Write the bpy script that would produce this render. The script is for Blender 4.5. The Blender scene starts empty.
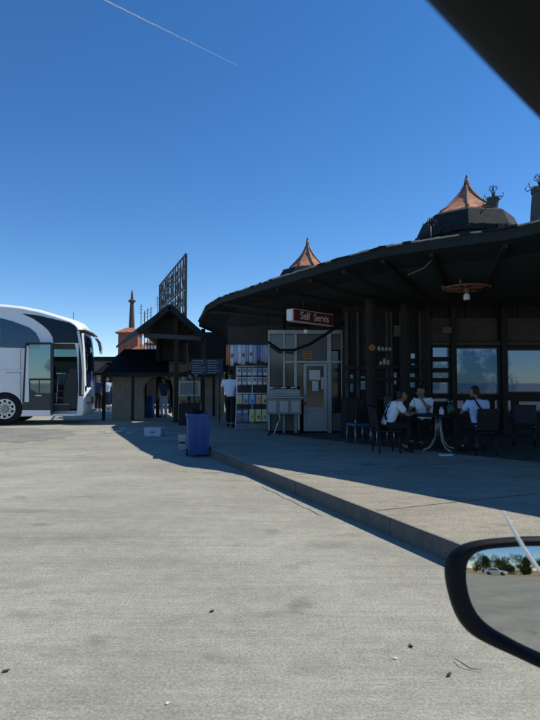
import bpy, bmesh, math, random
from mathutils import Vector, Matrix
random.seed(7)
R = math.radians
scene = bpy.context.scene
COL = scene.collection

# ------------------------------------------------------------------ camera model
FPX, CX, CY, HOR = 545.0, 270.0, 360.0, 383.0
CAM = Vector((0.0, 0.0, 1.40))
PIT = math.atan((HOR - CY) / FPX)

def ray(px, py):
    dx, dy = (px - CX) / FPX, (CY - py) / FPX
    return Vector((dx, math.cos(PIT) - math.sin(PIT) * dy, math.sin(PIT) + math.cos(PIT) * dy))
def at(px, py, Y):                       # point of the sight line at world depth Y
    d = ray(px, py); return CAM + d * (Y / d.y)
def on(px, py, z=0.0):                   # point of the sight line on a level plane
    d = ray(px, py); return CAM + d * ((z - CAM.z) / d.z)
def onplane(px, py, p, n):
    d = ray(px, py); return CAM + d * ((p - CAM).dot(n) / d.dot(n))

# ------------------------------------------------------------------ materials
MATS = {}
def nd(nt, t, **kw):
    n = nt.nodes.new(t)
    for k, v in kw.items():
        if k in n.inputs: n.inputs[k].default_value = v
        else: setattr(n, k, v)
    return n
def mat(name, col, rough=0.6, var=0.25, scale=6.0, bump=0.15, metal=0.0, spec=0.4, stretch=(1, 1, 1), detail=6):
    """Principled surface with two scales of procedural colour and roughness variation."""
    if name in MATS: return MATS[name]
    m = bpy.data.materials.new(name); m.use_nodes = True
    nt = m.node_tree; b = nt.nodes['Principled BSDF']
    L = nt.links.new
    tc = nd(nt, 'ShaderNodeTexCoord'); mp = nd(nt, 'ShaderNodeMapping'); mp.inputs['Scale'].default_value = stretch
    L(tc.outputs['Object'], mp.inputs['Vector'])
    n1 = nd(nt, 'ShaderNodeTexNoise', Scale=scale, Detail=detail, Roughness=0.6); L(mp.outputs[0], n1.inputs['Vector'])
    n2 = nd(nt, 'ShaderNodeTexNoise', Scale=scale * 7.3, Detail=4.0); L(mp.outputs[0], n2.inputs['Vector'])
    mx = nd(nt, 'ShaderNodeMath', operation='ADD'); L(n1.outputs[0], mx.inputs[0]); L(n2.outputs[0], mx.inputs[1])
    rp = nd(nt, 'ShaderNodeMapRange'); rp.inputs['From Min'].default_value = 0.6; rp.inputs['From Max'].default_value = 1.4
    rp.inputs['To Min'].default_value = 1 - var; rp.inputs['To Max'].default_value = 1 + var
    L(mx.outputs[0], rp.inputs['Value'])
    mul = nd(nt, 'ShaderNodeVectorMath', operation='SCALE'); mul.inputs[0].default_value = col[:3]; L(rp.outputs[0], mul.inputs['Scale'])
    L(mul.outputs[0], b.inputs['Base Color'])
    rr = nd(nt, 'ShaderNodeMapRange'); rr.inputs['To Min'].default_value = max(0.02, rough - 0.12); rr.inputs['To Max'].default_value = min(1, rough + 0.12)
    L(n1.outputs[0], rr.inputs['Value']); L(rr.outputs[0], b.inputs['Roughness'])
    b.inputs['Metallic'].default_value = metal; b.inputs['Specular IOR Level'].default_value = spec
    if bump:
        bp = nd(nt, 'ShaderNodeBump', Strength=bump, Distance=0.02); L(mx.outputs[0], bp.inputs['Height']); L(bp.outputs[0], b.inputs['Normal'])
    MATS[name] = m; return m
def glass_dark(name, col, rough=0.04):
    return mat(name, col, rough=rough, var=0.15, scale=1.3, bump=0.0, spec=0.8)
def glass_tint(name, tint, gl=0.12):
    if name in MATS: return MATS[name]
    m = bpy.data.materials.new(name); m.use_nodes = True; nt = m.node_tree
    nt.nodes.remove(nt.nodes['Principled BSDF']); L = nt.links.new
    out = nt.nodes['Material Output']
    t = nd(nt, 'ShaderNodeBsdfTransparent', Color=(*tint, 1)); g = nd(nt, 'ShaderNodeBsdfGlossy', Roughness=0.03, Color=(.8, .9, 1, 1))
    lw = nd(nt, 'ShaderNodeLayerWeight', Blend=0.25); mr = nd(nt, 'ShaderNodeMapRange'); mr.inputs['To Min'].default_value = gl; mr.inputs['To Max'].default_value = 0.7
    L(lw.outputs['Fresnel'], mr.inputs['Value']); mx = nd(nt, 'ShaderNodeMixShader'); L(mr.outputs[0], mx.inputs[0]); L(t.outputs[0], mx.inputs[1]); L(g.outputs[0], mx.inputs[2])
    L(mx.outputs[0], out.inputs[0]); MATS[name] = m; return m
def tile_mat(name, c1, c2, mortar, sx=14, rot=0.0, bump=0.6, bw=.5, rh=.25):
    if name in MATS: return MATS[name]
    m = bpy.data.materials.new(name); m.use_nodes = True; nt = m.node_tree; b = nt.nodes['Principled BSDF']; L = nt.links.new
    uv = nd(nt, 'ShaderNodeUVMap')
    br = nd(nt, 'ShaderNodeTexBrick', Scale=sx, Color1=(*c1, 1), Color2=(*c2, 1), Mortar=(*mortar, 1)); br.inputs['Mortar Size'].default_value = 0.025
    br.inputs['Brick Width'].default_value = bw; br.inputs['Row Height'].default_value = rh
    L(uv.outputs[0], br.inputs['Vector'])
    tc = nd(nt, 'ShaderNodeTexCoord'); n = nd(nt, 'ShaderNodeTexNoise', Scale=5.0, Detail=6.0); L(tc.outputs['Object'], n.inputs['Vector'])
    rp = nd(nt, 'ShaderNodeMapRange'); rp.inputs['From Min'].default_value = .3; rp.inputs['From Max'].default_value = .7; rp.inputs['To Min'].default_value = .65; rp.inputs['To Max'].default_value = 1.3; L(n.outputs[0], rp.inputs['Value'])
    mul = nd(nt, 'ShaderNodeVectorMath', operation='SCALE'); L(br.outputs['Color'], mul.inputs[0]); L(rp.outputs[0], mul.inputs['Scale']); L(mul.outputs[0], b.inputs['Base Color'])
    b.inputs['Roughness'].default_value = .8
    bp = nd(nt, 'ShaderNodeBump', Strength=bump, Distance=.02); bp.invert = True; L(br.outputs['Fac'], bp.inputs['Height']); L(bp.outputs[0], b.inputs['Normal'])
    MATS[name] = m; return m
def ground_mat(name, base, stain, streak_rot, fine=60):
    m = bpy.data.materials.new(name); m.use_nodes = True; nt = m.node_tree; b = nt.nodes['Principled BSDF']; L = nt.links.new
    tc = nd(nt, 'ShaderNodeTexCoord')
    def mp(sc, rz=0.0):
        q = nd(nt, 'ShaderNodeMapping'); q.inputs['Scale'].default_value = sc; q.inputs['Rotation'].default_value = (0, 0, rz); L(tc.outputs['Object'], q.inputs['Vector']); return q.outputs[0]
    def noise(v, s, d=6.0, r=.6):
        n = nd(nt, 'ShaderNodeTexNoise', Scale=s, Detail=d, Roughness=r); L(v, n.inputs['Vector']); return n.outputs[0]
    def rng(v, a, c, lo, hi):
        q = nd(nt, 'ShaderNodeMapRange'); q.inputs['From Min'].default_value = a; q.inputs['From Max'].default_value = c; q.inputs['To Min'].default_value = lo; q.inputs['To Max'].default_value = hi; L(v, q.inputs['Value']); return q.outputs[0]
    def math_(op, a, c):
        q = nd(nt, 'ShaderNodeMath', operation=op)
        for i, x in enumerate((a, c)):
            if isinstance(x, float): q.inputs[i].default_value = x
            else: L(x, q.inputs[i])
        return q.outputs[0]
    big = rng(noise(mp((1, 1, 1)), .35, 5.0), .3, .7, .86, 1.13)
    patch = rng(noise(mp((1, 2.2, 1), .2), .9, 7.0, .7), .35, .65, .90, 1.08)
    broom = rng(noise(mp((.45, 9, 1), streak_rot), 2.6, 12.0, .8), .3, .7, .80, 1.16)
    broom2 = rng(noise(mp((.12, 2.5, 1), streak_rot + .12), 1.1, 9.0, .72), .55, .72, 1.0, .80)
    grain = rng(noise(mp((1, 1, 1)), fine, 3.0, .8), .3, .7, .66, 1.34)
    grit = nd(nt, 'ShaderNodeTexVoronoi', Scale=38.0); L(mp((1, 1, 1)), grit.inputs['Vector'])
    spot = rng(grit.outputs['Distance'], .04, .12, .72, 1.0)
    oil = rng(noise(mp((1, 1.6, 1), .5), 1.7, 4.0, .5), .62, .74, 1.0, .66)
    fine2 = rng(noise(mp((1, 1, 1)), fine * 2.6, 2.0, .9), .25, .75, .70, 1.30)
    mid_ = rng(noise(mp((1, 1, 1)), 9.0, 6.0, .7), .3, .7, .88, 1.12)
    tyre = nd(nt, 'ShaderNodeTexWave', Scale=.32, Distortion=5.0, Detail=3.0); tyre.inputs['Detail Scale'].default_value = .5; tyre.bands_direction = 'Y'; L(mp((.25, 1, 1), .35), tyre.inputs['Vector'])
    tyr = math_('MULTIPLY', rng(tyre.outputs['Fac'], .80, 1.0, 0, 1), rng(noise(mp((1, 1, 1)), .6, 5.0, .6), .5, .65, 0, .22)); tyr = math_('SUBTRACT', 1.0, tyr)
    v = big
    for q in (patch, broom, broom2, grain, fine2, mid_, tyr, spot, oil): v = math_('MULTIPLY', v, q)
    mixc = nd(nt, 'ShaderNodeMix', data_type='RGBA'); mixc.inputs['A'].default_value = (*stain, 1); mixc.inputs['B'].default_value = (*base, 1)
    L(rng(noise(mp((1, 1, 1)), .8, 6.0), .3, .7, 0, 1), mixc.inputs['Factor'])
    sc = nd(nt, 'ShaderNodeVectorMath', operation='SCALE'); L(mixc.outputs['Result'], sc.inputs[0]); L(v, sc.inputs['Scale']); L(sc.outputs[0], b.inputs['Base Color'])
    b.inputs['Roughness'].default_value = .88; b.inputs['Specular IOR Level'].default_value = .25
    bp = nd(nt, 'ShaderNodeBump', Strength=.35, Distance=.01); L(math_('ADD', grain, broom), bp.inputs['Height']); L(bp.outputs[0], b.inputs['Normal'])
    return m

M_road = ground_mat('concrete_yard', (.350, .340, .275), (.292, .284, .228), .13)
M_pave = ground_mat('concrete_pavement', (.345, .315, .245), (.285, .262, .205), 1.0)
M_patch = mat('dark_asphalt', (.13, .13, .125), .9, .35, 3, .3)
M_joint = mat('joint_dirt', (.06, .058, .05), .95, .3, 8)
M_field = mat('dry_field', (.26, .2, .11), .95, .4, .6, .3)
M_roofdark = mat('slate_grey_roof', (.020, .027, .029), .75, .4, 5, .3, spec=.15)
M_ceiling = mat('ceiling_boards', (.024, .036, .037), .8, .35, 3, .25, stretch=(1, 6, 1))
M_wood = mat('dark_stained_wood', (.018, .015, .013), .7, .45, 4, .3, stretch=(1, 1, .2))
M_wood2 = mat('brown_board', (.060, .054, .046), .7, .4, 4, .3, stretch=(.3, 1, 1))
M_alu = mat('grey_aluminium', (.30, .32, .32), .4, .2, 5, .05, metal=.4)
M_panelgrey = mat('grey_panel', (.105, .11, .105), .55, .25, 4, .1)
M_glassroom = glass_tint('tinted_window_glass', (.16, .235, .33), .08)
M_glassdoor = glass_dark('door_glass', (.018, .024, .028), .08)
M_paper = mat('paper', (.55, .56, .52), .8, .15, 10, .05)
M_yellow = mat('yellow_notice', (.38, .25, .06), .7, .35, 20, .05)
M_red = mat('dark_red_panel', (.155, .012, .022), .4, .2, 6, .03)
M_white = mat('white_paint', (.74, .74, .72), .5, .12, 5, .05)
M_letter = mat('white_lettering', (.75, .72, .72), .5, .08, 8, .0)
M_bulb = mat('opal_globe', (.75, .74, .70), .25, .08, 8, .0)
M_iron = mat('dark_iron', (.028, .027, .03), .55, .4, 9, .2, metal=.5)
M_rust = mat('rusty_wheel', (.24, .105, .07), .7, .4, 9, .3)
M_tile = tile_mat('clay_tile', (.66, .28, .155), (.50, .20, .11), (.16, .07, .045), 9, bump=1.0)
M_brick = tile_mat('red_brick', (.33, .105, .075), (.27, .085, .062), (.26, .14, .11), 2.2, bw=.6, rh=.22)
M_brickdark = tile_mat('dark_brick', (.12, .065, .07), (.09, .05, .055), (.06, .035, .04), 4.0)
M_ridge = mat('ridge_tile', (.25, .18, .15), .8, .5, 14, .4)
M_urn = mat('weathered_urn', (.085, .095, .085), .8, .45, 10, .5)
M_tan = mat('tan_reflection_and_columns', (.34, .30, .22), .9, .35, 3.2, .4)
M_busw = mat('white_coach_paint', (.80, .81, .82), .22, .06, 2.5, .0, spec=.6)
M_busgrey = mat('charcoal_trim', (.022, .024, .027), .45, .25, 6, .05)
M_busglass = mat('coach_coated_glass', (.045, .068, .105), .05, .12, 1.3, 0, metal=1.0)
M_busclear = glass_tint('coach_clear_glass', (.34, .47, .50), .08)
M_doorglass = glass_tint('coach_door_glass', (.52, .72, .73), .12)
M_silver = mat('silver_metal', (.55, .56, .58), .3, .15, 6, .0, metal=.85)
M_tyre = mat('tyre_rubber', (.02, .02, .021), .85, .3, 12, .3)
M_blackp = mat('black_plastic', (.0035, .0048, .0065), .6, .25, 22, .08, spec=.2)
M_lens = glass_dark('lamp_lens', (.55, .57, .60), .08)
M_navy = mat('navy_board', (.018, .03, .075), .55, .2, 5, .03)
M_binblue = mat('blue_bin_plastic', (.018, .070, .235), .45, .25, 5, .05)
M_skin = mat('skin', (.30, .17, .115), .55, .12, 14, .05)
M_hair = mat('dark_hair', (.012, .010, .009), .6, .3, 30, .3)
M_shirt = mat('pale_blue_shirt', (.66, .74, .86), .85, .12, 9, .3)
M_shirt2 = mat('white_shirt', (.80, .83, .87), .85, .10, 9, .3)
M_shirt3 = mat('blue_shirt', (.46, .58, .84), .85, .12, 9, .3)
M_trous = mat('black_trousers', (.012, .012, .015), .85, .3, 9, .3)
M_denim = mat('blue_denim', (.03, .05, .12), .85, .3, 9, .3)
M_pale = mat('pale_trousers', (.42, .50, .60), .85, .15, 9, .3)
M_shoe = mat('black_shoe', (.014, .012, .011), .4, .3, 12)
M_green = mat('green_glass', (.01, .10, .03), .15, .2, 6, 0)
M_leaf = mat('leaf', (.050, .085, .022), .7, .45, 1.2, .0)
M_bark = mat('bark', (.10, .075, .05), .9, .4, 8, .6, stretch=(1, 1, .25))
M_cloud = mat('condensed_vapour', (.85, .86, .88), 1.0, .05, .002, 0)

# ------------------------------------------------------------------ mesh helpers
def tag(o, label=None, cat=None, group=None, kind=None):
    if label: o['label'] = label
    if cat: o['category'] = cat
    if group: o['group'] = group
    if kind: o['kind'] = kind
    return o
def empty(name, loc, label, cat, group=None, rz=0.0):
    o = bpy.data.objects.new(name, None); COL.objects.link(o); o.empty_display_size = .2
    o.location = loc; o.rotation_euler = (0, 0, rz); return tag(o, label, cat, group)
def root_matrix(o):
    m = Matrix.Translation(o.location) @ o.rotation_euler.to_matrix().to_4x4() @ Matrix.Diagonal((*o.scale, 1))
    return root_matrix_p(o) @ m if o.parent else m
def root_matrix_p(o):
    return root_matrix(o.parent) @ o.matrix_parent_inverse
def link(name, me, parent=None):
    o = bpy.data.objects.new(name, me); COL.objects.link(o)
    if parent:
        o.parent = parent; o.matrix_parent_inverse = root_matrix(parent).inverted()   # geometry is in world coordinates
    return o
def copy_tree(o, parent=None):
    c = o.copy(); COL.objects.link(c)
    if parent: c.parent = parent
    for ch in list(o.children): copy_tree(ch, c)
    return c

class MB:
    def __init__(s): s.b = bmesh.new(); s.uv = s.b.loops.layers.uv.new('UVMap')
    def face(s, pts, mi=0):
        vs = [s.b.verts.new(p) for p in pts]
        try: f = s.b.faces.new(vs); f.material_index = mi; return f
        except ValueError: return None
    def box(s, c, size, rz=0.0, mi=0, rot=None):
        m = Matrix.Translation(Vector(c)) @ (rot.to_4x4() if rot else Matrix.Rotation(rz, 4, 'Z')) @ Matrix.Diagonal((*size, 1))
        r = bmesh.ops.create_cube(s.b, size=1.0, matrix=m)
        for f in {f for v in r['verts'] for f in v.link_faces}: f.material_index = mi
        return s
    def span(s, a, c, mi=0):
        a, c = Vector(a), Vector(c); return s.box((a + c) / 2, [abs(q) for q in (c - a)], mi=mi)
    def bar(s, p, q, w, h=None, mi=0):          # rectangular bar from p to q
        p, q = Vector(p), Vector(q); d = q - p
        rot = d.to_track_quat('Y', 'Z').to_matrix()
        return s.box((p + q) / 2, (w, d.length, h or w), rot=rot, mi=mi)
    def prism(s, pts, vec, mi=0):               # closed slab from a polygon pushed along vec
        vec = Vector(vec); a = [s.b.verts.new(p) for p in pts]; c = [s.b.verts.new(Vector(p) + vec) for p in pts]
        n = len(pts); fs = [s.b.faces.new(a), s.b.faces.new(c[::-1])]
        for i in range(n): fs.append(s.b.faces.new((a[i], c[i], c[(i + 1) % n], a[(i + 1) % n])))
        for f in fs: f.material_index = mi
        return s
    def tube(s, pts, r, seg=8, mi=0, caps=True):
        pts = [Vector(p) for p in pts]; rs = r if isinstance(r, (list, tuple)) else [r] * len(pts); rings = []
        for i, p in enumerate(pts):
            d = (pts[min(i + 1, len(pts) - 1)] - pts[max(i - 1, 0)]).normalized()
            up = Vector((0, 0, 1)) if abs(d.z) < .95 else Vector((1, 0, 0))
            x = d.cross(up).normalized(); y = x.cross(d)
            rings.append([s.b.verts.new(p + (x * math.cos(a) + y * math.sin(a)) * rs[i]) for a in (2 * math.pi * k / seg for k in range(seg))])
        for A, B in zip(rings, rings[1:]):
            for k in range(seg):
                f = s.b.faces.new((A[k], A[(k + 1) % seg], B[(k + 1) % seg], B[k])); f.material_index = mi; f.smooth = True
        if caps:
            for rg in (rings[0][::-1], rings[-1]):
                f = s.b.faces.new(rg); f.material_index = mi
        return s
    def lathe(s, prof, c, seg=16, mi=0, ph=0.0, smooth=True, tiles=None):
        c = Vector(c); rings = []
        for r, z in prof: rings.append([s.b.verts.new(c + Vector((max(r, 1e-4) * math.cos(ph + 2 * math.pi * k / seg), max(r, 1e-4) * math.sin(ph + 2 * math.pi * k / seg), z))) for k in range(seg)])
        acc = 0.0
        for j, (A, B) in enumerate(zip(rings, rings[1:])):
            dl = math.hypot(prof[j + 1][0] - prof[j][0], prof[j + 1][1] - prof[j][1])
            for k in range(seg):
                f = s.b.faces.new((A[k], A[(k + 1) % seg], B[(k + 1) % seg], B[k])); f.material_index = mi; f.smooth = smooth
                w = 2 * math.pi / seg
                us = [k * w * prof[j][0], (k + 1) * w * prof[j][0], (k + 1) * w * prof[j + 1][0], k * w * prof[j + 1][0]]
                vs = [acc, acc, acc + dl, acc + dl]
                for l, u, v in zip(f.loops, us, vs): l[s.uv].uv = (u, v)
            acc += dl
        for rg in (rings[0][::-1], rings[-1]):
            f = s.b.faces.new(rg); f.material_index = mi
        return s
    def ball(s, c, r, sx=1, sy=1, sz=1, seg=12, mi=0):
        m = Matrix.Translation(Vector(c)) @ Matrix.Diagonal((sx, sy, sz, 1))
        q = bmesh.ops.create_uvsphere(s.b, u_segments=seg, v_segments=max(6, seg * 2 // 3), radius=r, matrix=m)
        for f in {f for v in q['verts'] for f in v.link_faces}: f.material_index = mi; f.smooth = True
        return s
    def boxuv(s):                                # planar uvs by face direction, in metres
        for f in s.b.faces:
            f.normal_update(); n = f.normal
            for l in f.loops:
                p = l.vert.co
                l[s.uv].uv = (p.x, p.y) if abs(n.z) > .8 else ((p.x, p.z) if abs(n.y) > abs(n.x) else (p.y, p.z))
        return s
    def build(s, name, mats, parent=None, bevel=0.0, smooth=False, seg=2, label=None):
        me = bpy.data.meshes.new(name)
        bmesh.ops.recalc_face_normals(s.b, faces=s.b.faces[:])
        if smooth:
            for f in s.b.faces: f.smooth = True
        s.b.to_mesh(me); s.b.free()
        for m in (mats if isinstance(mats, (list, tuple)) else [mats]): me.materials.append(m)
        o = link(name, me, parent)
        if bevel:
            bv = o.modifiers.new('edge', 'BEVEL'); bv.width = bevel; bv.segments = seg; bv.limit_method = 'ANGLE'; bv.angle_limit = R(35)
        if label: o['label'] = label
        return o

def text_mesh(name, body, size, mat_, M, parent, depth=.004, sx=1.0):
    cu = bpy.data.curves.new(name, 'FONT'); cu.body = body; cu.size = size; cu.extrude = depth; cu.align_x = 'CENTER'; cu.align_y = 'CENTER'; cu.offset = size * .008
    t = bpy.data.objects.new(name, cu); COL.objects.link(t)
    dg = bpy.context.evaluated_depsgraph_get(); me = bpy.data.meshes.new_from_object(t.evaluated_get(dg))
    bpy.data.objects.remove(t); bpy.data.curves.remove(cu)
    me.transform(M @ Matrix.Diagonal((sx, 1, 1, 1))); me.materials.clear(); me.materials.append(mat_)
    return link(name, me, parent)
def baked(o):
    """replace an object's mesh by the result of its modifiers"""
    bpy.context.view_layer.update()
    dg = bpy.context.evaluated_depsgraph_get(); me = bpy.data.meshes.new_from_object(o.evaluated_get(dg))
    o.modifiers.clear(); o.data = me; return o

# ------------------------------------------------------------------ world and sun
SUN_AZ, SUN_EL = R(15), R(53)                      # azimuth from +X towards +Y
sd = Vector((math.cos(SUN_AZ) * math.cos(SUN_EL), math.sin(SUN_AZ) * math.cos(SUN_EL), math.sin(SUN_EL)))
w = bpy.data.worlds.new('World'); scene.world = w; w.use_nodes = True
wn = w.node_tree; bg = wn.nodes['Background']; sky = wn.nodes.new('ShaderNodeTexSky'); sky.sky_type = 'NISHITA'; sky.sun_disc = False
sky.sun_elevation = SUN_EL; sky.sun_rotation = R(90) - SUN_AZ; sky.altitude = 0; sky.air_density = .85; sky.dust_density = .0; sky.ozone_density = 4.0
hs_ = wn.nodes.new('ShaderNodeHueSaturation'); hs_.inputs['Saturation'].default_value = 1.24
hs_.inputs['Hue'].default_value = .5025
wn.links.new(sky.outputs[0], hs_.inputs['Color']); wn.links.new(hs_.outputs[0], bg.inputs[0]); bg.inputs[1].default_value = .15
sl = bpy.data.lights.new('sun', 'SUN'); sl.energy = 5.0; sl.angle = R(.5); sl.color = (1, .94, .84)
so = bpy.data.objects.new('sun', sl); COL.objects.link(so); so.location = (20, 5, 30); so.rotation_euler = (-sd).to_track_quat('-Z', 'Y').to_euler()

# ------------------------------------------------------------------ ground
def sheet(name, pts, m, z, label=None):
    b = MB(); b.face([(x, y, z) for x, y in pts]); o = b.build(name, m); o['kind'] = 'structure'; return o
sheet('terrain', [(-3000, -3000), (3000, -3000), (3000, 3000), (-3000, 3000)], M_field, -.03)
sheet('road', [(-90, -60), (60, -60), (60, 90), (-90, 90)], M_road, 0)
sheet('sea', [(2.5, 27), (3000, 27), (3000, 3000), (0, 3000)], mat('blue_sheet_gloss', (.03, .07, .11), .12, .2, .05, 0, spec=.9), -.02)  # invented water sheet, glossy and blue, added so the back windows show blue
# dark old asphalt patch in front of the coach: an uneven outline
pp = [(-60, 444), (-60, 428), (0, 427.5), (14, 428.3), (28, 427.6), (44, 429), (58, 428.6), (63, 430.3), (76, 430.8), (71, 433), (79, 434.6), (64, 436.2), (66, 438), (50, 438.6), (46, 441), (30, 440.6), (22, 443), (6, 442)]
b = MB(); b.face([on(x, y, .004) for x, y in pp]); o = b.build('road_patch', mat('patched_concrete', (.215, .21, .18), .92, .35, 1.2, .2)); o['kind'] = 'structure'

def kerb_x(Y): return 1.46 + .42 * (4.19 - Y)
PZ = .17
kerb = [(kerb_x(-20), -20), (kerb_x(4), 4), (kerb_x(10.3), 10.3), (-2.1, 16), (-2.3, 26)]
b = MB()
poly = kerb + [(30, 26), (30, -20)]
b.prism([(x, y, -.05) for x, y in poly], (0, 0, PZ + .05))
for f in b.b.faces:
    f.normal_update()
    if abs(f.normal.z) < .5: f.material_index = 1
o = b.build('pavement', [M_pave, mat('shaded_kerb_face', (.105, .105, .10), .92, .4, 5, .35)], bevel=.018); o['kind'] = 'structure'  # side faces darker than the slab top: kerb shade put into the colour
# expansion joints: across the pavement slab and down its kerb face, and one along the road
b = MB(); kd = Vector((-.42, 1, 0)).normalized(); kn = Vector((kd.y, -kd.x, 0))
for yy in (3.2, 5.05, 6.9, 8.75):
    p = Vector((kerb_x(yy), yy, 0))
    b.box(p - kn * .001 + Vector((0, 0, PZ / 2 + .002)), (.01, .004, PZ - .02), math.atan2(kd.y, kd.x))
o = b.build('kerb_joint', M_joint); o['kind'] = 'structure'
b = MB()
for yy in (3.3, 5.3, 7.3, 9.3):
    b.face([on_ for on_ in [Vector((kerb_x(yy) + .03, yy, PZ + .003)), Vector((kerb_x(yy) + .03, yy + .012, PZ + .003)), Vector((kerb_x(yy) + 8, yy + 3.37, PZ + .003)), Vector((kerb_x(yy) + 8, yy + 3.358, PZ + .003))]])
o = b.build('pavement_joint', M_joint); o['kind'] = 'structure'
b = MB(); prev = None
for i in range(14):
    t = i / 13; x = 262 + (322 - 262) * t; y = 487 + (516 - 487) * t + math.sin(i * 1.7) * .5
    p = on(x, y, .004); 
    if prev: b.face([prev, p, p + Vector((.007, .004, 0)), prev + Vector((.007, .004, 0))])
    prev = p
o = b.build('road_joint', M_joint); o['kind'] = 'structure'

tf = [(1.9, 10.9), (3.3, 9.4), (5.6, 7.0), (9.0, 2.6), (15.5, 2.6), (15.5, 23), (.2, 23), (-.6, 15.5), (.2, 13.2)]  # dark tiled sheet added under the canopy to deepen its shade
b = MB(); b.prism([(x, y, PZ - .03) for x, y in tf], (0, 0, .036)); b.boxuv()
o = b.build('shade_floor', tile_mat('shade_dark_tile', (.085, .076, .066), (.072, .066, .058), (.03, .03, .028), 2.2, bump=.15, bw=.9, rh=.9)); o['kind'] = 'structure'
# litter on the road
def litter(px, py, kind, label):
    p = on(px, py, .0); b = MB()
    if kind == 'twig':
        pts = [p + Vector((-.045, .09, .012)), p + Vector((-.03, .03, .02)), p + Vector((.0, 0, .008)), p + Vector((.05, -.02, .012))]
        b.tube(pts, [.0015, .0025, .0025, .0015], 6); o = b.build('twig', M_bark); return tag(o, label, 'twig')
    if kind == 'leaf':
        a = random.random() * 6; s_ = .019
        pts = [p + Vector((math.cos(a) * s_ * u - math.sin(a) * v * s_, math.sin(a) * s_ * u + math.cos(a) * v * s_, .004 + .004 * abs(u))) for u, v in ((-1, 0), (-.3, .45), (.6, .35), (1, 0), (.5, -.4), (-.4, -.4))]
        b.prism(pts, (0, 0, .003)); o = b.build('dry_leaf', mat('dry_leaf', (.035, .025, .015), .8)); return tag(o, label, 'leaf')
    pts = [p + Vector((random.uniform(.6, 1.1) * .013 * math.cos(k), random.uniform(.6, 1.1) * .013 * math.sin(k), .003)) for k in (0, 1.1, 2.2, 3.2, 4.4, 5.3)]
    b.prism(pts, (0.002, 0, .003)); o = b.build('paper_scrap', M_paper); return tag(o, label, 'litter')
litter(470, 670, 'twig', 'bent dark twig lying on the concrete below the car mirror')
litter(411, 647, 'leaf', 'small dark leaf on the concrete left of the bent twig')
litter(449, 676, 'leaf', 'tiny dark leaf just left of the bent twig')
litter(212, 612, 'leaf', 'dark leaf alone in the middle of the open concrete')
litter(6, 672, 'leaf', 'dark leaf on the concrete at the bottom left corner')
litter(167, 704, 'paper', 'white paper scrap at the bottom edge of the concrete')
litter(395, 659, 'paper', 'white paper scrap left of the small dark leaf and twig')
litter(109, 563, 'paper', 'white paper scrap on the open concrete at left, away from kerb')
litter(376, 558, 'paper', 'white paper scrap nearest the kerb')

for px, py in ((101, 431), (107, 433), (112, 429.5), (118, 432), (123, 430.5), (129, 433.5), (134, 431), (126, 428.5)):
    p = on(px, py, 0); b = MB(); s_ = random.uniform(.09, .17)
    pts = [p + Vector((random.uniform(.5, 1.2) * s_ * math.cos(k), random.uniform(.4, 1.0) * s_ * math.sin(k), .004)) for k in (0, .9, 1.9, 3.0, 4.0, 5.2)]
    b.prism(pts, (.01, 0, .012)); tag(b.build('paper_scrap', M_paper), 'pale scrap lying on the ground in front of the tan arch-shaped reflection', 'litter', 'pale scraps before the arch-shaped reflection')

# ------------------------------------------------------------------ restaurant building
bld = empty('restaurant_building', (5, 14, PZ), 'dark timber restaurant pavilion with a wide curved overhanging roof and tiled turrets', 'restaurant')
E = [at(507, 228.7, 7.78), at(430, 240, 8.78), at(380, 248, 9.58), at(340, 259, 9.95), at(306, 269.5, 10.75), at(273, 280, 12.15), at(245, 289.5, 14.2), at(220, 298, 16.6), at(207, 306, 18.2), at(199, 322, 19.2)]
Eright = [Vector((8.6, 1.3, 3.62)), Vector((5.01, 5.75, 3.6))]
Eback = [Vector((-1.6, 22, 3.3)), Vector((0, 24, 3.4)), Vector((16, 24, 3.6)), Vector((16, 1.3, 3.62))]
ring = Eright + E + Eback
ctr = Vector((5.2, 14.5, 0))
def inset(p, k, z): return Vector((p.x + (ctr.x - p.x) * k, p.y + (ctr.y - p.y) * k, z))
n = len(ring); b = MB()
top = [b.b.verts.new(p) for p in ring]; lip = [b.b.verts.new(p + Vector((0, 0, -.16))) for p in ring]
inn = [b.b.verts.new(inset(p, .5, 4.25)) for p in ring]; cen = b.b.verts.new((ctr.x, ctr.y, 4.6))
und = [b.b.verts.new(inset(p, .12, p.z - .26)) for p in ring]; und2 = [b.b.verts.new(inset(p, .5, 3.22)) for p in ring]; ucen = b.b.verts.new((ctr.x, ctr.y, 3.25))
for i in range(n):
    j = (i + 1) % n
    for q, mi in (((top[i], top[j], inn[j], inn[i]), 0), ((inn[i], inn[j], cen), 0), ((lip[i], lip[j], top[j], top[i]), 0), ((und[i], und[j], lip[j], lip[i]), 0), ((und2[i], und2[j], und[j], und[i]), 1), ((ucen, und2[j], und2[i]), 1)):
        f = b.b.faces.new(q); f.material_index = mi
b.build('roof', [M_roofdark, M_ceiling], bld)
# row of edge tiles along the eave; sunlit highlight dashes put into their pale colour
b = MB(); allp = Eright + E
for p, q in zip(allp, allp[1:]):
    L_ = (q - p).length; k = max(1, int(L_ / .17))
    for i in range(k):
        a, c = p.lerp(q, (i + .005) / k), p.lerp(q, (i + .995) / k)
        h = random.uniform(.018, .034)
        b.bar(a + Vector((0, 0, h / 2 - .005)), c + Vector((0, 0, h / 2 - .005 + random.uniform(-.008, .008))), .09, h, mi=0 if random.random() < .62 else 1)
b.build('eave_tile', [mat('sunlit_edge_tile', (.30, .30, .28), .8, .5, 9), M_roofdark], bld)
# rafters under the roof, each a part
for i in range(0, len(allp) - 1):
    for t in (0.0,):
        p = allp[i].lerp(allp[i + 1], t); a = inset(p, .02, p.z - .20); c = inset(p, .5, 3.19)
        MB().bar(a, c, .07, .09).build('rafter', M_wood, bld)

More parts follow.
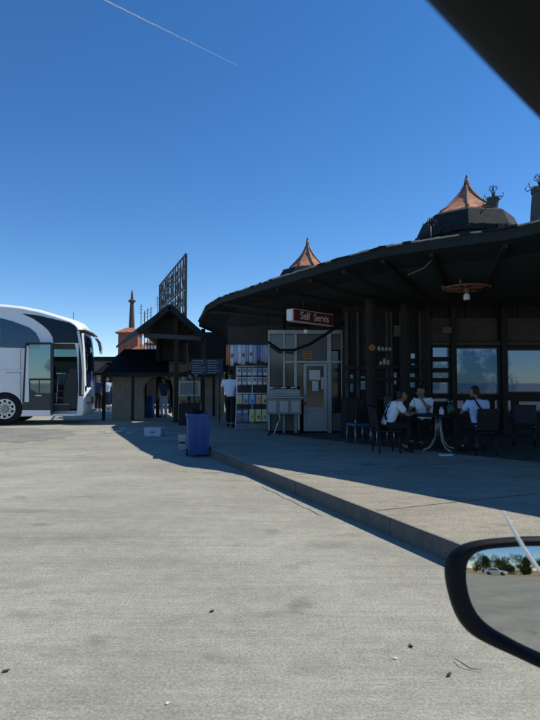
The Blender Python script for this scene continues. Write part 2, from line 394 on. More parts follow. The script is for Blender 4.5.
# back wall with openings
WY = 13.0
holes = {'big': [(455, 347, 500, 395), (506, 349, 566, 393)],
         'slot': [(432, 347, 450, 357.5), (432, 361, 450, 368.5), (432, 372, 450, 378.5), (432, 382, 450, 394), (432, 398, 450, 402),
                  (407, 353, 416, 359), (407, 363, 416, 369), (407, 373, 416, 378), (407, 382, 416, 388),
                  (393, 372, 397.5, 385), (349.5, 374, 354, 379.5), (349.5, 383, 354, 392.5), (360, 376, 366, 390)],
         'low': [(456, 400, 465, 409), (494, 400, 500, 411), (506, 400, 513, 414), (518, 401, 566, 417)]}
allh = [h for v in holes.values() for h in v]
x0, x1, y0, y1 = 343, 690, 305, 436
xs = sorted({x0, x1, *[h[0] for h in allh], *[h[2] for h in allh]}); ys = sorted({y0, y1, *[h[1] for h in allh], *[h[3] for h in allh]})
b = MB()
for xa, xb in zip(xs, xs[1:]):
    for ya, yb in zip(ys, ys[1:]):
        cx, cy = (xa + xb) / 2, (ya + yb) / 2
        if any(h[0] < cx < h[2] and h[1] < cy < h[3] for h in allh): continue
        p, q = at(xa, ya, WY), at(xb, yb, WY)
        P = [(p.x, WY, p.z), (q.x, WY, p.z), (q.x, WY, q.z), (p.x, WY, q.z)]
        b.face(P); b.face([(x, WY + .12, z) for x, _, z in P])
for h in allh:                                             # reveals
    p, q = at(h[0], h[1], WY), at(h[2], h[3], WY)
    c4 = [(p.x, p.z), (q.x, p.z), (q.x, q.z), (p.x, q.z)]
    for (xa, za), (xb, zb) in zip(c4, c4[1:] + c4[:1]): b.face([(xa, WY, za), (xb, WY, zb), (xb, WY + .12, zb), (xa, WY + .12, za)])
bmesh.ops.remove_doubles(b.b, verts=b.b.verts[:], dist=.0005)
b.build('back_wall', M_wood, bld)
for kind, hs in holes.items():
    for h in hs:
        p, q = at(h[0], h[1], WY), at(h[2], h[3], WY)
        fr = MB(); t = .035 if kind == 'big' else .014
        for a, c in (((p.x, p.z), (q.x, p.z - t)), ((p.x, q.z + t), (q.x, q.z)), ((p.x, p.z - t), (p.x + t, q.z + t)), ((q.x - t, p.z - t), (q.x, q.z + t))):
            fr.span((a[0], WY - .02, a[1]), (c[0], WY + .05, c[1]))
        f = fr.build('window', M_wood2, bld)
        MB().span((p.x + t, WY + .02, q.z + t), (q.x - t, WY + .028, p.z - t)).build('pane', M_glassroom, f)
# panelled frieze above the windows, posts between them, parapet below
b = MB()
for xa, xb in ((428, 453), (456, 497), (503, 541), (546, 590)):
    p, q = at(xa, 318, WY - .03), at(xb, 341, WY - .03)
    b.span((p.x, WY - .05, q.z), (q.x, WY - .004, p.z)); b.span((p.x + .08, WY - .065, q.z + .08), (q.x - .08, WY - .052, p.z - .08))
b.build('frieze_panel', M_wood2, bld, bevel=.01)
for px in (427, 453, 503):
    p = at(px, 314, WY - .12); MB().span((p.x - .06, WY - .17, PZ), (p.x + .06, WY - .055 - .015, p.z + .2)).build('post', M_wood, bld, bevel=.012)
MB().span((at(425, 344, WY).x, WY - .09, at(0, 345.5, WY).z), (at(690, 344, WY).x, WY - .045, at(0, 342, WY).z)).build('lintel', M_wood2, bld)
# timber battens, shelves of crockery and a hanging lattice along the wall
for px in (346, 357, 386, 390, 400, 419, 423):
    p = at(px, 312, WY); MB().span((p.x - .035, WY - .10, PZ), (p.x + .035, WY - .004, p.z)).build('batten', M_wood2, bld, bevel=.006)
for py in (352, 366, 398):
    p, q = at(376, py, WY), at(390, py, WY); MB().span((p.x, WY - .26, p.z - .02), (q.x, WY - .102, p.z + .012)).build('shelf', M_wood2, bld)
M_crock = mat('crockery', (.36, .36, .33), .4, .4, 12, 0)
for k in range(7):
    p = at(377.5 + 1.8 * k, 366 if k % 2 else 352, WY); h = random.uniform(.07, .16)
    MB().lathe([(.03, 0), (.045, h * .4), (.03, h * .85), (.035, h)], (p.x, WY - .19, p.z + .013), 10).build('jar', M_crock, bld)
for py in (368, 380):
    MB().bar(at(343, py, WY - .3), at(426, py - 1.5, WY - .3), .05, .08).build('rail', M_wood, bld)
for px, py in ((388, 402), (398, 331), (447, 330)):
    p = at(px, py, WY - .35); MB().box(p, (.20, .03, .26 if px < 440 else .15)).build('wall_picture', mat('faded_picture', (.10, .10, .085), .6, .7, 7, 0), bld, bevel=.006)
# carved trunk columns holding the roof
def trunk_column(px, Y, r, plaques):
    base = at(px, 400, Y); b = MB()
    pts = [(base.x + random.uniform(-.02, .02), Y + random.uniform(-.02, .02), PZ + (3.1) * i / 13) for i in range(14)]
    b.tube(pts, [r * random.uniform(.85, 1.18) for _ in pts], 10); o = b.build('column', mat('carved_trunk', (.022, .018, .015), .75, .6, 9, .8), bld)
    for py in plaques:
        c = at(px, py, Y); MB().tube([(c.x, Y - r * 1.25, c.z), (c.x, Y - r * 1.25 + .05, c.z)], .07, 14).build('plaque', mat('orange_plaque', (.26, .12, .03), .6, .4, 30), o)
trunk_column(371, 11.9, .12, (348, 421)); trunk_column(406, 12.3, .11, ()); trunk_column(283, 15.2, .10, ()); trunk_column(520, 11.3, .09, ()) if False else None
# interior counter in the dark hall and dark rear wall behind the kiosk
MB().span((at(344, 400, 12.4).x, 12.3, PZ), (at(364, 400, 12.4).x, 12.9, 1.05)).build('counter', M_wood, bld, bevel=.02)
p = at(228, 300, 17.4); q = at(345, 300, 17.4)
MB().span((p.x, 17.4, PZ), (q.x, 17.55, 3.2)).build('rear_wall', M_wood2, bld)
# loose cables under the canopy
def cable(pts, r=.009): return MB().tube(pts, r, 6)
cable([at(438, 240, 8.75) + Vector((0, .1, -.1)), at(437, 250, 9), at(433, 259, 9.1), at(424, 268, 9.3), at(408, 275, 9.6)], .008).build('cable', mat('pale_cable', (.2, .2, .18)), bld)
cable([at(268, 342, 13.1), at(280, 350, 13.0), at(294, 350, 12.9), at(310, 344, 12.8), at(326, 334, 12.7), at(345, 322, 12.6)], .035).build('hose', M_blackp, bld)

# turrets on the roof
def turret(px, Y, ytip, ybase, yskirt, rb, rs, seg, ph, name='turret'):
    c = at(px, ybase, Y); zt = at(px, ytip, Y).z; zb = c.z; zs = at(px, yskirt, Y).z
    b = MB(); h = zt - zb
    prof = [(rb * (1 - t) ** 1.75 * .97 + .018, h * t) for t in [i / 9 for i in range(10)]]
    prof[0] = (rb, 0)
    b.lathe([(rb * 1.05, -.05)] + prof, (c.x, Y, zb), seg, ph=ph, smooth=False)
    tr = b.build('turret_roof', M_tile, bld)
    rg = MB()
    for k in range(seg):
        a = ph + 2 * math.pi * k / seg
        rg.tube([Vector((c.x + r * math.cos(a), Y + r * math.sin(a), zb + z + .015)) for r, z in prof], [.028 * random.uniform(.8, 1.2) for _ in prof], 6)
    rg.build('ridge_tile', M_ridge, tr)
    MB().lathe([(.02, -.02), (.035, .03), (.012, .1), (.004, .16)], (c.x, Y, zt), 8).build('finial', M_iron, tr)
    sk = MB(); sk.lathe([(rs * .97, -1.6), (rs * .97, -.12), (rs * 1.03, -.12), (rs * 1.03, -.02), (rs, 0), (rs * .84, (zb - zs) * .80), (rb * .98, zb - zs)], (c.x, Y, zs), seg, ph=ph, smooth=False)
    sk.build('turret_drum', M_roofdark, tr)
    dv = MB()
    for k in range(seg * 4):                                # scalloped slate edge
        a = ph + 2 * math.pi * (k + .5) / (seg * 4); rr = rs * 1.02 * math.cos(math.pi / seg) / math.cos(((k + .5) / 4 % 1 - .5) * 2 * math.pi / seg)
        dv.box((c.x + rr * math.cos(a), Y + rr * math.sin(a), zs - .06 + random.uniform(-.02, .02)), (.035, rs * .36, .14), a)
    dv.build('slate_edge', M_roofdark, tr)
    return tr
turret(467, 15, 179, 217, 238, .98, 1.42, 8, R(22.5 + 4))
turret(307.5, 19, 241, 269, 279, .66, 1.05, 8, R(14))
# flared chimney urns with iron scrolls
def scrolls(mb, c, r, n_, h):
    for k in range(n_):
        a = 2 * math.pi * k / n_ + .3; u = Vector((math.cos(a), math.sin(a), 0))
        mb.tube([c + u * (r * .35) + Vector((0, 0, -.02)), c + u * r * .9 + Vector((0, 0, .03)), c + u * r * 1.55 + Vector((0, 0, -.02)), c + u * r * 1.75 + Vector((0, 0, .06)), c + u * r * 1.5 + Vector((0, 0, .10))], .010, 5)
        mb.tube([c, c + u * r * .3 + Vector((0, 0, h * .5)), c + u * r * .75 + Vector((0, 0, h * .72)), c + u * r * .55 + Vector((0, 0, h * .95)), c + u * r * .3 + Vector((0, 0, h * .85))], .009, 5)
    mb.tube([c, c + Vector((0, 0, h))], .011, 6)
def urn(px, Y, ytop, ybot, rt, rb_, hs):
    c = at(px, ybot, Y); zt = at(px, ytop, Y).z - c.z
    o = MB().lathe([(rb_ * 1.1, -.9), (rb_, 0), (rb_ * 1.02, zt * .2), ((rt + rb_) * .5, zt * .6), (rt * .95, zt * .85), (rt * 1.08, zt * .87), (rt * 1.08, zt), (rt * .7, zt)], c, 10, smooth=False).build('chimney_urn', M_urn, bld)
    s_ = MB(); scrolls(s_, c + Vector((0, 0, zt)), rt, 6, hs); s_.build('iron_scroll', M_iron, o)
urn(493.5, 14.2, 198, 214, .155, .10, .34)
urn(541, 11.2, 188, 226, .17, .20, .30)
c = at(430.5, 226, 14.0); s_ = MB(); scrolls(s_, c, .11, 5, .22); s_.tube([c + Vector((0, 0, -.7)), c], .02, 6); s_.build('roof_finial', M_iron, bld)

# ------------------------------------------------------------------ kiosk with door
KY = 13.5
kx = lambda px: at(px, 383, KY).x
kz = lambda py: at(300, py, KY).z
ki = empty('service_kiosk', (kx(305), KY, PZ), 'grey aluminium framed kiosk with a half glazed door under the red sign', 'kiosk')
b = MB()
for a, c in ((268, 270), (283, 285), (294, 297), (327, 331.5), (341, 343)): b.span((kx(a), KY - .04, PZ), (kx(c), KY + .04, kz(331)))
b.span((kx(268), KY - .035, kz(334)), (kx(343), KY + .035, kz(330))); b.span((kx(285), KY - .03, kz(363)), (kx(341), KY + .03, kz(360.5)))
b.build('frame', M_alu, ki, bevel=.006)
b = MB(); b.span((kx(268), KY + .045, PZ), (kx(268) + .05, KY + 2.2, kz(331))); b.span((kx(343) - .05, KY + .045, PZ), (kx(343), KY + 2.2, kz(331))); b.span((kx(268), KY + 2.21, PZ), (kx(343), KY + 2.26, kz(331))); b.span((kx(268), KY + .05, kz(331)), (kx(343), KY + 2.2, kz(329.5)))
b.build('wall', M_panelgrey, ki)
def pane(a, c, t, bt, m, name='window'): return MB().span((kx(a), KY - .005, kz(bt)), (kx(c), KY + .005, kz(t)), ).build(name, m, ki)
M_kglass = glass_dark('kiosk_glass', (.035, .04, .042), .1)
pane(270.3, 282.7, 334.3, 386, M_kglass); pane(285.3, 293.7, 334.3, 388, M_kglass); pane(297.3, 303, 363.5, 400, M_glassdoor); pane(331.8, 340.7, 351, 412, M_glassdoor)
pane(297.3, 326.7, 334.3, 360, M_panelgrey, 'upper_panel'); pane(331.8, 340.7, 334.3, 350, M_panelgrey, 'upper_panel')
pane(270.3, 300, 386.5, 431, M_panelgrey, 'lower_panel'); pane(331.8, 340.7, 413, 431, M_panelgrey, 'lower_panel')
b = MB()
for a, c, t, bt in ((303.3, 306.2, 363.5, 431), (323.5, 326.8, 363.5, 431), (306.2, 323.5, 363.5, 366), (306.2, 323.5, 407, 410), (306.2, 323.5, 428, 431)): b.span((kx(a), KY - .075, kz(bt)), (kx(c), KY - .042, kz(t)))
b.span((kx(306.2), KY - .065, kz(428)), (kx(323.5), KY - .05, kz(410)))
dr = b.build('door', M_alu, ki, bevel=.004)
MB().span((kx(306.2), KY - .062, kz(407)), (kx(323.5), KY - .055, kz(366))).build('door_glass', M_glassdoor, dr)
for a, c, t, bt in ((309, 320, 370, 380), (312, 318, 381, 391), (321, 323, 377, 389)): MB().span((kx(a), KY - .067, kz(bt)), (kx(c), KY - .063, kz(t))).build('posted_paper', M_paper, dr)
b = MB(); b.tube([(kx(305), KY - .13, kz(395)), (kx(305), KY - .13, kz(405))], .012, 8); b.bar((kx(305), KY - .076, kz(396)), (kx(305), KY - .13, kz(396)), .015); b.bar((kx(305), KY - .076, kz(404)), (kx(305), KY - .13, kz(404)), .015); b.build('handle', M_silver, dr)
b = MB(); b.span((kx(303.5), KY - .02, kz(359)), (kx(312), KY - .007, kz(351)))
for i in range(4): b.span((kx(304.3), KY - .024, kz(352.6 + 1.7 * i)), (kx(311.2), KY - .021, kz(352 + 1.7 * i)), mi=1)
b.build('notice', [M_yellow, M_wood], ki)

# hanging sign "Self Servis"
A = at(290.5, 315.3, 11.9); B = at(331, 320.3, 13.0)
sg = empty('hanging_sign', A, 'dark red Self Servis sign with white end cap hanging under the canopy', 'sign')
d = (B - A); d.z = 0; d.normalize(); nrm = Vector((d.y, -d.x, 0)); mid = (A + B) / 2; mid.z = (A.z + B.z) / 2; Ls = (Vector((B.x, B.y, 0)) - Vector((A.x, A.y, 0))).length; Hs = .255
rot = Matrix((d, -nrm, Vector((0, 0, 1)))).transposed()
MB().box(mid, (Ls, .17, Hs), rot=rot).build('panel', M_red, sg, bevel=.03, seg=3)
MB().box(mid - d * (Ls / 2 + .012), (.06, .176, Hs + .006), rot=rot).build('end_cap', M_white, sg, bevel=.02, seg=3)
b = MB()
for s_ in (-1, 1): b.box(mid + Vector((0, 0, s_ * (Hs / 2 + .004))), (Ls * .985, .165, .014), rot=rot)
b.build('rim', M_white, sg, bevel=.004)
Mtx = Matrix.Translation(mid + nrm * .0865 + d * .02) @ Matrix((d, Vector((0, 0, 1)), nrm)).transposed().to_4x4()
text_mesh('lettering', 'Self  Servis', .245, M_letter, Mtx, sg, .003, 1.0)
for t in (.3, .7):
    p = A.lerp(B, t); MB().tube([(p.x, p.y, mid.z + Hs / 2), (p.x, p.y, 3.42)], .012, 6).build('hanger_rod', M_iron, sg)

# globe lamps
def globe(px, py, Y, label, ztop=3.6):
    c = at(px, py, Y); r = empty('globe_lamp', (c.x, Y, c.z), label, 'lamp', 'opal globe lamps under the canopy')
    MB().ball(c, .055, seg=16).build('globe', M_bulb, r)
    MB().lathe([(.03, 0), (.032, .05), (.015, .07)], c + Vector((0, 0, .045)), 12).build('socket', M_blackp, r)
    MB().tube([c + Vector((0, 0, .1)), (c.x, Y, ztop)], .006, 6).build('cord', M_blackp, r)
    return r
globe(289.5, 291.5, 12.8, 'small white globe lamp hanging near the roof edge above the red sign', 3.55)
globe(306, 331.5, 12.2, 'white globe lamp hanging just below the red sign', 2.72)

# wagon wheel chandelier
c = at(466.5, 288, 10.4); ch = empty('wheel_chandelier', c, 'rusty wagon wheel chandelier with one white lamp under the ceiling', 'chandelier')
rw = .43; b = MB()
b.tube([c + Vector((rw * math.cos(a), rw * math.sin(a), 0)) for a in [2 * math.pi * k / 32 for k in range(33)]], .018, 8, caps=False); b.build('rim', M_rust, ch)
b = MB()
for k in range(10):
    a = 2 * math.pi * k / 10; b.tube([c + Vector((.05 * math.cos(a), .05 * math.sin(a), 0)), c + Vector((rw * math.cos(a), rw * math.sin(a), 0))], .015, 6)
b.build('spoke', M_rust, ch)
MB().lathe([(.02, -.09), (.05, -.06), (.055, .05), (.03, .09)], c, 14).build('hub', M_rust, ch)
MB().tube([c + Vector((0, 0, .09)), (c.x, c.y, 3.5)], .016, 8).build('stem', M_silver, ch)
MB().lathe([(.02, -.235), (.055, -.23), (.062, -.18), (.055, -.13), (.03, -.10)], c, 14).build('lamp_shade', M_bulb, ch)
b = MB()
for k in range(5):
    a = 2 * math.pi * k / 5 + .35; p = c + Vector((rw * math.cos(a), rw * math.sin(a), .028)); b.lathe([(.02, 0), (.03, .03), (.012, .05), (.012, .09)], p, 8)
b.build('candle_cup', M_rust, ch)

# ------------------------------------------------------------------ people
def person(loc, rz, J, cols, label, scale=1.0, hair=True, strap=False, tilt=0.0, sleeve='short', group=None):
    """J: joints in the figure's own frame, facing +Y. One skinned body; hair, shirt, trousers and shoes are its children."""
    root = empty('person', loc, label, 'person', group, rz); W = Matrix.Translation(loc) @ Matrix.Rotation(rz, 4, 'Z') @ Matrix.Diagonal((scale, scale, scale, 1))
    def skin(name, verts, edges, rad, m, rootv=0, parent=None, sub=1):
        me = bpy.data.meshes.new(name); me.from_pydata([W @ Vector(v) for v in verts], edges, []); o = link(name, me, parent)
        sk = o.modifiers.new('skin', 'SKIN')
        sv = me.skin_vertices[0].data
        for i, r in enumerate(rad): sv[i].radius = ((r if not isinstance(r, tuple) else r[0]) * scale, (r if not isinstance(r, tuple) else r[1]) * scale); sv[i].use_root = (i == rootv)
        sk.use_smooth_shade = True
        ss = o.modifiers.new('sub', 'SUBSURF'); ss.levels = sub; ss.render_levels = sub
        baked(o); o.data.materials.clear(); o.data.materials.append(m)
        for p in o.data.polygons: p.use_smooth = True; p.material_index = 0
        return o
    V, Ed, Rd, idx = [], [], [], {}
    def add(k, p, r, par=None):
        idx[k] = len(V); V.append(p); Rd.append(r)
        if par is not None: Ed.append((idx[par], idx[k]))
    add('pel', J['pel'], (.135, .10)); add('spi', J['spi'], (.125, .09), 'pel'); add('che', J['che'], (.14, .10), 'spi'); add('nek', J['nek'], .05, 'che'); add('hdb', J['hdb'], .05, 'nek')
    for s_ in 'lr':
        add('sh' + s_, J['sh' + s_], .058, 'che'); add('el' + s_, J['el' + s_], .043, 'sh' + s_); add('wr' + s_, J['wr' + s_], .029, 'el' + s_)
        wd = (Vector(J['wr' + s_]) - Vector(J['el' + s_])).normalized(); wv = Vector(J['wr' + s_])
        pal = wv + wd * .06; add('pa' + s_, tuple(pal), (.034, .018), 'wr' + s_)
        side = wd.cross(Vector((0, 0, 1))); side = side.normalized() if side.length > .1 else Vector((0, 1, 0))
        if abs(wd.z) > .7: side = Vector((0, 1, 0))
        bend = side.cross(wd).normalized() * (.018 if s_ == 'l' else -.018)
        for k, (o_, ln) in enumerate(((-.027, .052), (-.009, .062), (.009, .058), (.027, .046))):
            f1 = pal + side * o_ + wd * .035; f2 = f1 + wd * ln * .5 + bend * .5; f3 = f1 + wd * ln * .85 + bend * 1.4
            add(f'f{k}a' + s_, tuple(f1), .0095, 'pa' + s_); add(f'f{k}b' + s_, tuple(f2), .0085, f'f{k}a' + s_); add(f'f{k}c' + s_, tuple(f3), .007, f'f{k}b' + s_)
        t1 = wv + wd * .03 + side * .035; t2 = t1 + wd * .03 + side * .018
        add('tha' + s_, tuple(t1), .011, 'wr' + s_); add('thb' + s_, tuple(t2), .009, 'tha' + s_)
        add('hi' + s_, J['hi' + s_], .088, 'pel'); add('kn' + s_, J['kn' + s_], .058, 'hi' + s_); add('an' + s_, J['an' + s_], .040, 'kn' + s_); add('to' + s_, J['to' + s_], .034, 'an' + s_)
    body = skin('body', V, Ed, Rd, M_skin, 0, root)
    # head with brow, nose, chin and ears, added to the same mesh
    bm = bmesh.new(); bm.from_mesh(body.data)
    H = Vector(J['hed']); hz = J.get('hrz', 0.0); HM = W @ Matrix.Translation(H) @ Matrix.Rotation(hz, 4, 'Z') @ Matrix.Rotation(-J.get('nod', 0.0), 4, 'X')
    q = bmesh.ops.create_uvsphere(bm, u_segments=20, v_segments=14, radius=1)
    for v in q['verts']:
        x, y, z = v.co; wdt = .076 * (1 - .20 * max(0, -z) ** 1.5); yy = y * .096
        if y > 0 and z < -.2: yy += .012 * (-z)
        if abs(x) < .28 and y > .7 and -.35 < z < .12: yy += .016 * (1 - abs(z + .18) * 2)
        if abs(abs(x) - .36) < .14 and y > .7 and abs(z - .08) < .12: yy -= .006
        v.co = HM @ Vector((x * wdt, yy, z * .122))
    for s_ in (-1, 1):
        q = bmesh.ops.create_uvsphere(bm, u_segments=8, v_segments=6, radius=1, matrix=HM @ Matrix.Translation((s_ * .076, -.005, -.01)) @ Matrix.Diagonal((.012, .02, .032, 1)))
        q = bmesh.ops.create_uvsphere(bm, u_segments=8, v_segments=6, radius=.012, matrix=HM @ Matrix.Translation((s_ * .030, .083, .012)))
        for f in {f for v in q['verts'] for f in v.link_faces}: f.material_index = 1
    q = bmesh.ops.create_cube(bm, size=1, matrix=HM @ Matrix.Translation((0, .090, -.062)) @ Matrix.Diagonal((.045, .016, .010, 1)))
    for f in {f for v in q['verts'] for f in v.link_faces}: f.material_index = 2
    for f in bm.faces: f.smooth = True
    bm.to_mesh(body.data); bm.free()
    body.data.materials.append(mat('eye', (.05, .04, .035), .2)); body.data.materials.append(mat('lip', (.22, .09, .07), .5))
    if hair:
        bm = bmesh.new(); q = bmesh.ops.create_uvsphere(bm, u_segments=20, v_segments=14, radius=1)
        kill = [v for v in bm.verts if v.co.z < .30 and v.co.y > .30 or v.co.z < -.42 or (v.co.z < .0 and v.co.y > -.05)]
        bmesh.ops.delete(bm, geom=kill, context='VERTS')
        for v in bm.verts:
            x, y, z = v.co; v.co = HM @ (Vector((x * .083, y * .104 - .003, z * .131)) * random.uniform(.985, 1.03))
        for f in bm.faces: f.smooth = True
        me = bpy.data.meshes.new('hair'); bm.to_mesh(me); bm.free(); me.materials.append(M_hair); h = link('hair', me, body)
        h.modifiers.new('thick', 'SOLIDIFY').thickness = .012
    # shirt
    lerp = lambda a, c, t: tuple(Vector(a).lerp(Vector(c), t))
    k = 1.0 if sleeve == 'long' else .72
    sv = [lerp(J['spi'], J['pel'], 1.15), J['spi'], J['che'], lerp(J['che'], J['nek'], .6), lerp(J['nek'], J['hdb'], .12)]; se = [(0, 1), (1, 2), (2, 3), (3, 4)]; sr = [(.176, .146), (.160, .128), (.178, .142), (.135, .105), .066]
    for s_ in 'lr':
        i = len(sv); sv += [J['sh' + s_], lerp(J['sh' + s_], J['el' + s_], k)]; se += [(2, i), (i, i + 1)]; sr += [.082, .070]
        if sleeve == 'long': sv.append(lerp(J['el' + s_], J['wr' + s_], .9)); se.append((i + 1, i + 2)); sr.append(.042)
    skin('shirt', sv, se, sr, cols[0], 1, body, 2)
    tv = [lerp(J['pel'], J['spi'], .45), J['pel']]; te = [(0, 1)]; tr_ = [(.168, .145), (.168, .140)]
    for s_ in 'lr':
        i = len(tv); tv += [J['hi' + s_], J['kn' + s_], lerp(J['kn' + s_], J['an' + s_], .9)]; te += [(1, i), (i, i + 1), (i + 1, i + 2)]; tr_ += [.105, .074, .056]
    skin('trousers', tv, te, tr_, cols[1], 1, body, 2)
    for s_ in 'lr':
        skin('shoe', [lerp(J['an' + s_], J['to' + s_], -.25), lerp(J['an' + s_], J['to' + s_], .4), lerp(J['an' + s_], J['to' + s_], 1.15)], [(0, 1), (1, 2)], [(.045, .045), (.045, .045), (.042, .034)], M_shoe, 0, body)
    if strap:
        c_, s1, s2 = Vector(J['che']), Vector(J['shl']), Vector(J['pel'])
        pts = [W @ (s2 + Vector((.17, -.05, .12))), W @ (Vector(J['spi']) + Vector((.08, -.125, .02))), W @ (c_ + Vector((-.05, -.135, 0))), W @ (s1.lerp(Vector(J['nek']), .45) + Vector((0, -.02, .085)))]
        MB().tube(pts, .018 * scale, 6).build('strap', M_blackp, body)
        pts = [W @ (s2 + Vector((-.15, -.04, .14))), W @ (Vector(J['spi']) + Vector((-.02, -.14, .1))), W @ (s2 + Vector((.16, -.04, .14)))]
        MB().tube(pts, .014 * scale, 6).build('strap', M_blackp, body)
    return root
STAND = dict(pel=(0, 0, .93), spi=(0, 0, 1.10), che=(0, -.01, 1.31), nek=(0, 0, 1.45), hdb=(0, .015, 1.52), hed=(0, .03, 1.60),
    shl=(-.19, -.01, 1.38), shr=(.19, -.01, 1.38), ell=(-.25, -.04, 1.12), elr=(.25, -.04, 1.12), wrl=(-.25, .06, .89), wrr=(.26, .05, .88),
    hil=(-.09, 0, .90), hir=(.09, 0, .90), knl=(-.10, .03, .49), knr=(.11, .01, .49), anl=(-.10, -.02, .08), anr=(.12, -.05, .08), tol=(-.12, .13, .035), tor=(.15, .10, .035))
SIT = dict(pel=(0, 0, .55), spi=(0, .02, .73), che=(0, .07, .96), nek=(0, .11, 1.09), hdb=(0, .14, 1.15), hed=(0, .165, 1.235),
    shl=(-.19, .08, 1.02), shr=(.19, .08, 1.02), ell=(-.25, .26, .80), elr=(.25, .24, .80), wrl=(-.12, .46, .83), wrr=(.13, .45, .83),
    hil=(-.10, .03, .54), hir=(.10, .03, .54), knl=(-.12, .45, .53), knr=(.13, .44, .53), anl=(-.12, .42, .09), anr=(.14, .36, .09), tol=(-.13, .57, .035), tor=(.17, .51, .035))
def pose(base, **kw):
    j = dict(base); j.update(kw); return j

# man walking under the canopy, back to the camera
p = on(230, 427.5, PZ); walk = pose(STAND, anl=(-.10, .10, .08), tol=(-.11, .26, .035), knl=(-.10, .10, .50), anr=(.10, -.14, .09), tor=(.12, -.0, .035), knr=(.10, .0, .49))
person(p, R(-12), walk, (M_shirt, M_trous), 'man seen from behind walking in pale blue shirt and black trousers', .93)

# table group
TX, TY = at(438, 400, 9.95).x, 9.95
def chair(loc, rz, label, seatm, backm, legm):
    r = empty('chair', loc, label, 'chair', 'chairs around the restaurant table', rz); W = Matrix.Translation(loc) @ Matrix.Rotation(rz, 4, 'Z') @ Matrix.Diagonal((.88, .88, .84, 1))
    def bx(a, c, name, m, bev=.012):
        b = MB(); b.span(a, c); bmesh.ops.transform(b.b, matrix=W, verts=b.b.verts[:]); return b.build(name, m, r, bevel=bev)
    bx((-.22, -.21, .43), (.22, .23, .48), 'seat', seatm, .018)
    b = MB(); prof = [(-.22, -.215, .50), (.22, -.215, .50), (.235, -.29, .95), (-.235, -.29, .95)]
    b.prism(prof, (0, -.035, 0)); bmesh.ops.transform(b.b, matrix=W, verts=b.b.verts[:]); b.build('backrest', backm, r, bevel=.014)
    for sx_, sy_ in ((-1, -1), (1, -1), (-1, 1), (1, 1)):
        b = MB(); b.tube([Vector((sx_ * .20, sy_ * .19, .43)), Vector((sx_ * .215, sy_ * .215, 0))], .017, 8); bmesh.ops.transform(b.b, matrix=W, verts=b.b.verts[:]); b.build('leg', legm, r)
    for sx_ in (-1, 1):
        b = MB(); b.tube([Vector((sx_ * .2, -.2, .43)), Vector((sx_ * .22, -.245, .6))], .017, 8); bmesh.ops.transform(b.b, matrix=W, verts=b.b.verts[:]); b.build('upright', legm, r)
    return r
def face_rz(p, q): return math.atan2(q[1] - p[1], q[0] - p[0]) - math.pi / 2
pl = Vector((at(386, 430, 9.75).x, 9.75, PZ)); pr = Vector((at(480, 430, 9.45).x, 9.45, PZ)); pb = Vector((at(425, 430, 10.7).x, 10.7, PZ))
rl = face_rz(pl, (TX, TY)) + R(-4); rr_ = face_rz(pr, (TX, TY)) + R(-38); rb2 = face_rz(pb, (2.0, 9.6))
M_chairb = mat('black_chair', (.010, .010, .011), .5, .3, 8, .1)
chair(pl, rl, 'black chair carrying the man with the shoulder strap', M_chairb, M_chairb, M_iron)
chair(pr, rr_, 'black chair with a solid back carrying the man at the right of the table', M_chairb, M_chairb, M_iron)
chair(pb, rb2, 'black chair behind the table carrying the man with his hand at his mouth', M_chairb, M_chairb, M_iron)
e1 = at(382, 432, 10.9); M_chrome = mat('dull_chrome', (.28, .29, .30), .35, .2, 9, .03, metal=.7)
chair(Vector((e1.x, 10.9, PZ)), R(100), 'empty dark chair with pale metal legs behind the man with the strap', M_chairb, M_chairb, M_chrome)
e2 = at(359, 432, 11.2); chair(Vector((e2.x, 11.2, PZ)), R(20), 'empty chair with blue seat at the foot of the trunk column', mat('blue_seat', (.05, .12, .30), .5), M_chairb, M_chrome)
e3 = at(524, 432, 10.6); chair(Vector((e3.x, 10.6, PZ)), R(150), 'empty black chair alone below the right hand window', M_chairb, M_chairb, M_iron)
lean = pose(SIT, spi=(0, .08, .72), che=(0, .20, .92), nek=(0, .27, 1.03), hdb=(0, .31, 1.08), hed=(0, .345, 1.15), nod=-.35, shl=(-.19, .21, .97), shr=(.19, .21, .97), ell=(-.22, .36, .76), elr=(.22, .38, .76), wrl=(-.08, .55, .80), wrr=(.08, .56, .80))
person(pl, rl, lean, (M_shirt2, M_trous), 'man in white shirt with dark strap across his back leaning over the table', .87, strap=True)
mouth = pose(SIT, wrl=(-.05, .30, 1.10), ell=(-.24, .30, .84), hed=(0, .17, 1.235))
person(pb, rb2, mouth, (M_shirt2, M_trous), 'man in white shirt behind the table raising a hand to his mouth', .87)
turn = pose(SIT, hrz=R(25), nod=-.2, hed=(0, .18, 1.23))
person(pr, rr_, turn, (M_shirt3, M_trous), 'man in blue shirt on the right hand chair with his back to the camera', .87, strap=True)

tb = empty('round_table', (TX, TY, PZ), 'black round cafe table with bent pale metal legs between the seated men', 'table')
MB().lathe([(.02, 0), (.46, 0), (.475, .012), (.475, .028), (.46, .035), (.02, .035)], (TX, TY, PZ + .63), 32).build('tabletop', M_chairb, tb)
MB().tube([(TX, TY, PZ + .25), (TX, TY, PZ + .63)], .022, 10).build('pillar', M_chrome, tb)
for k in range(4):
    a = R(20 + 90 * k); u = Vector((math.cos(a), math.sin(a), 0)); o_ = Vector((TX, TY, PZ))
    MB().tube([o_ + u * .05 + Vector((0, 0, .62)), o_ + u * .06 + Vector((0, 0, .40)), o_ + u * .10 + Vector((0, 0, .20)), o_ + u * .20 + Vector((0, 0, .07)), o_ + u * .34 + Vector((0, 0, .025))], .016, 8).build('leg', mat('pale_tube', (.36, .34, .31), .4, .2, 9, .03, metal=.3), tb)
zt_ = PZ + .667
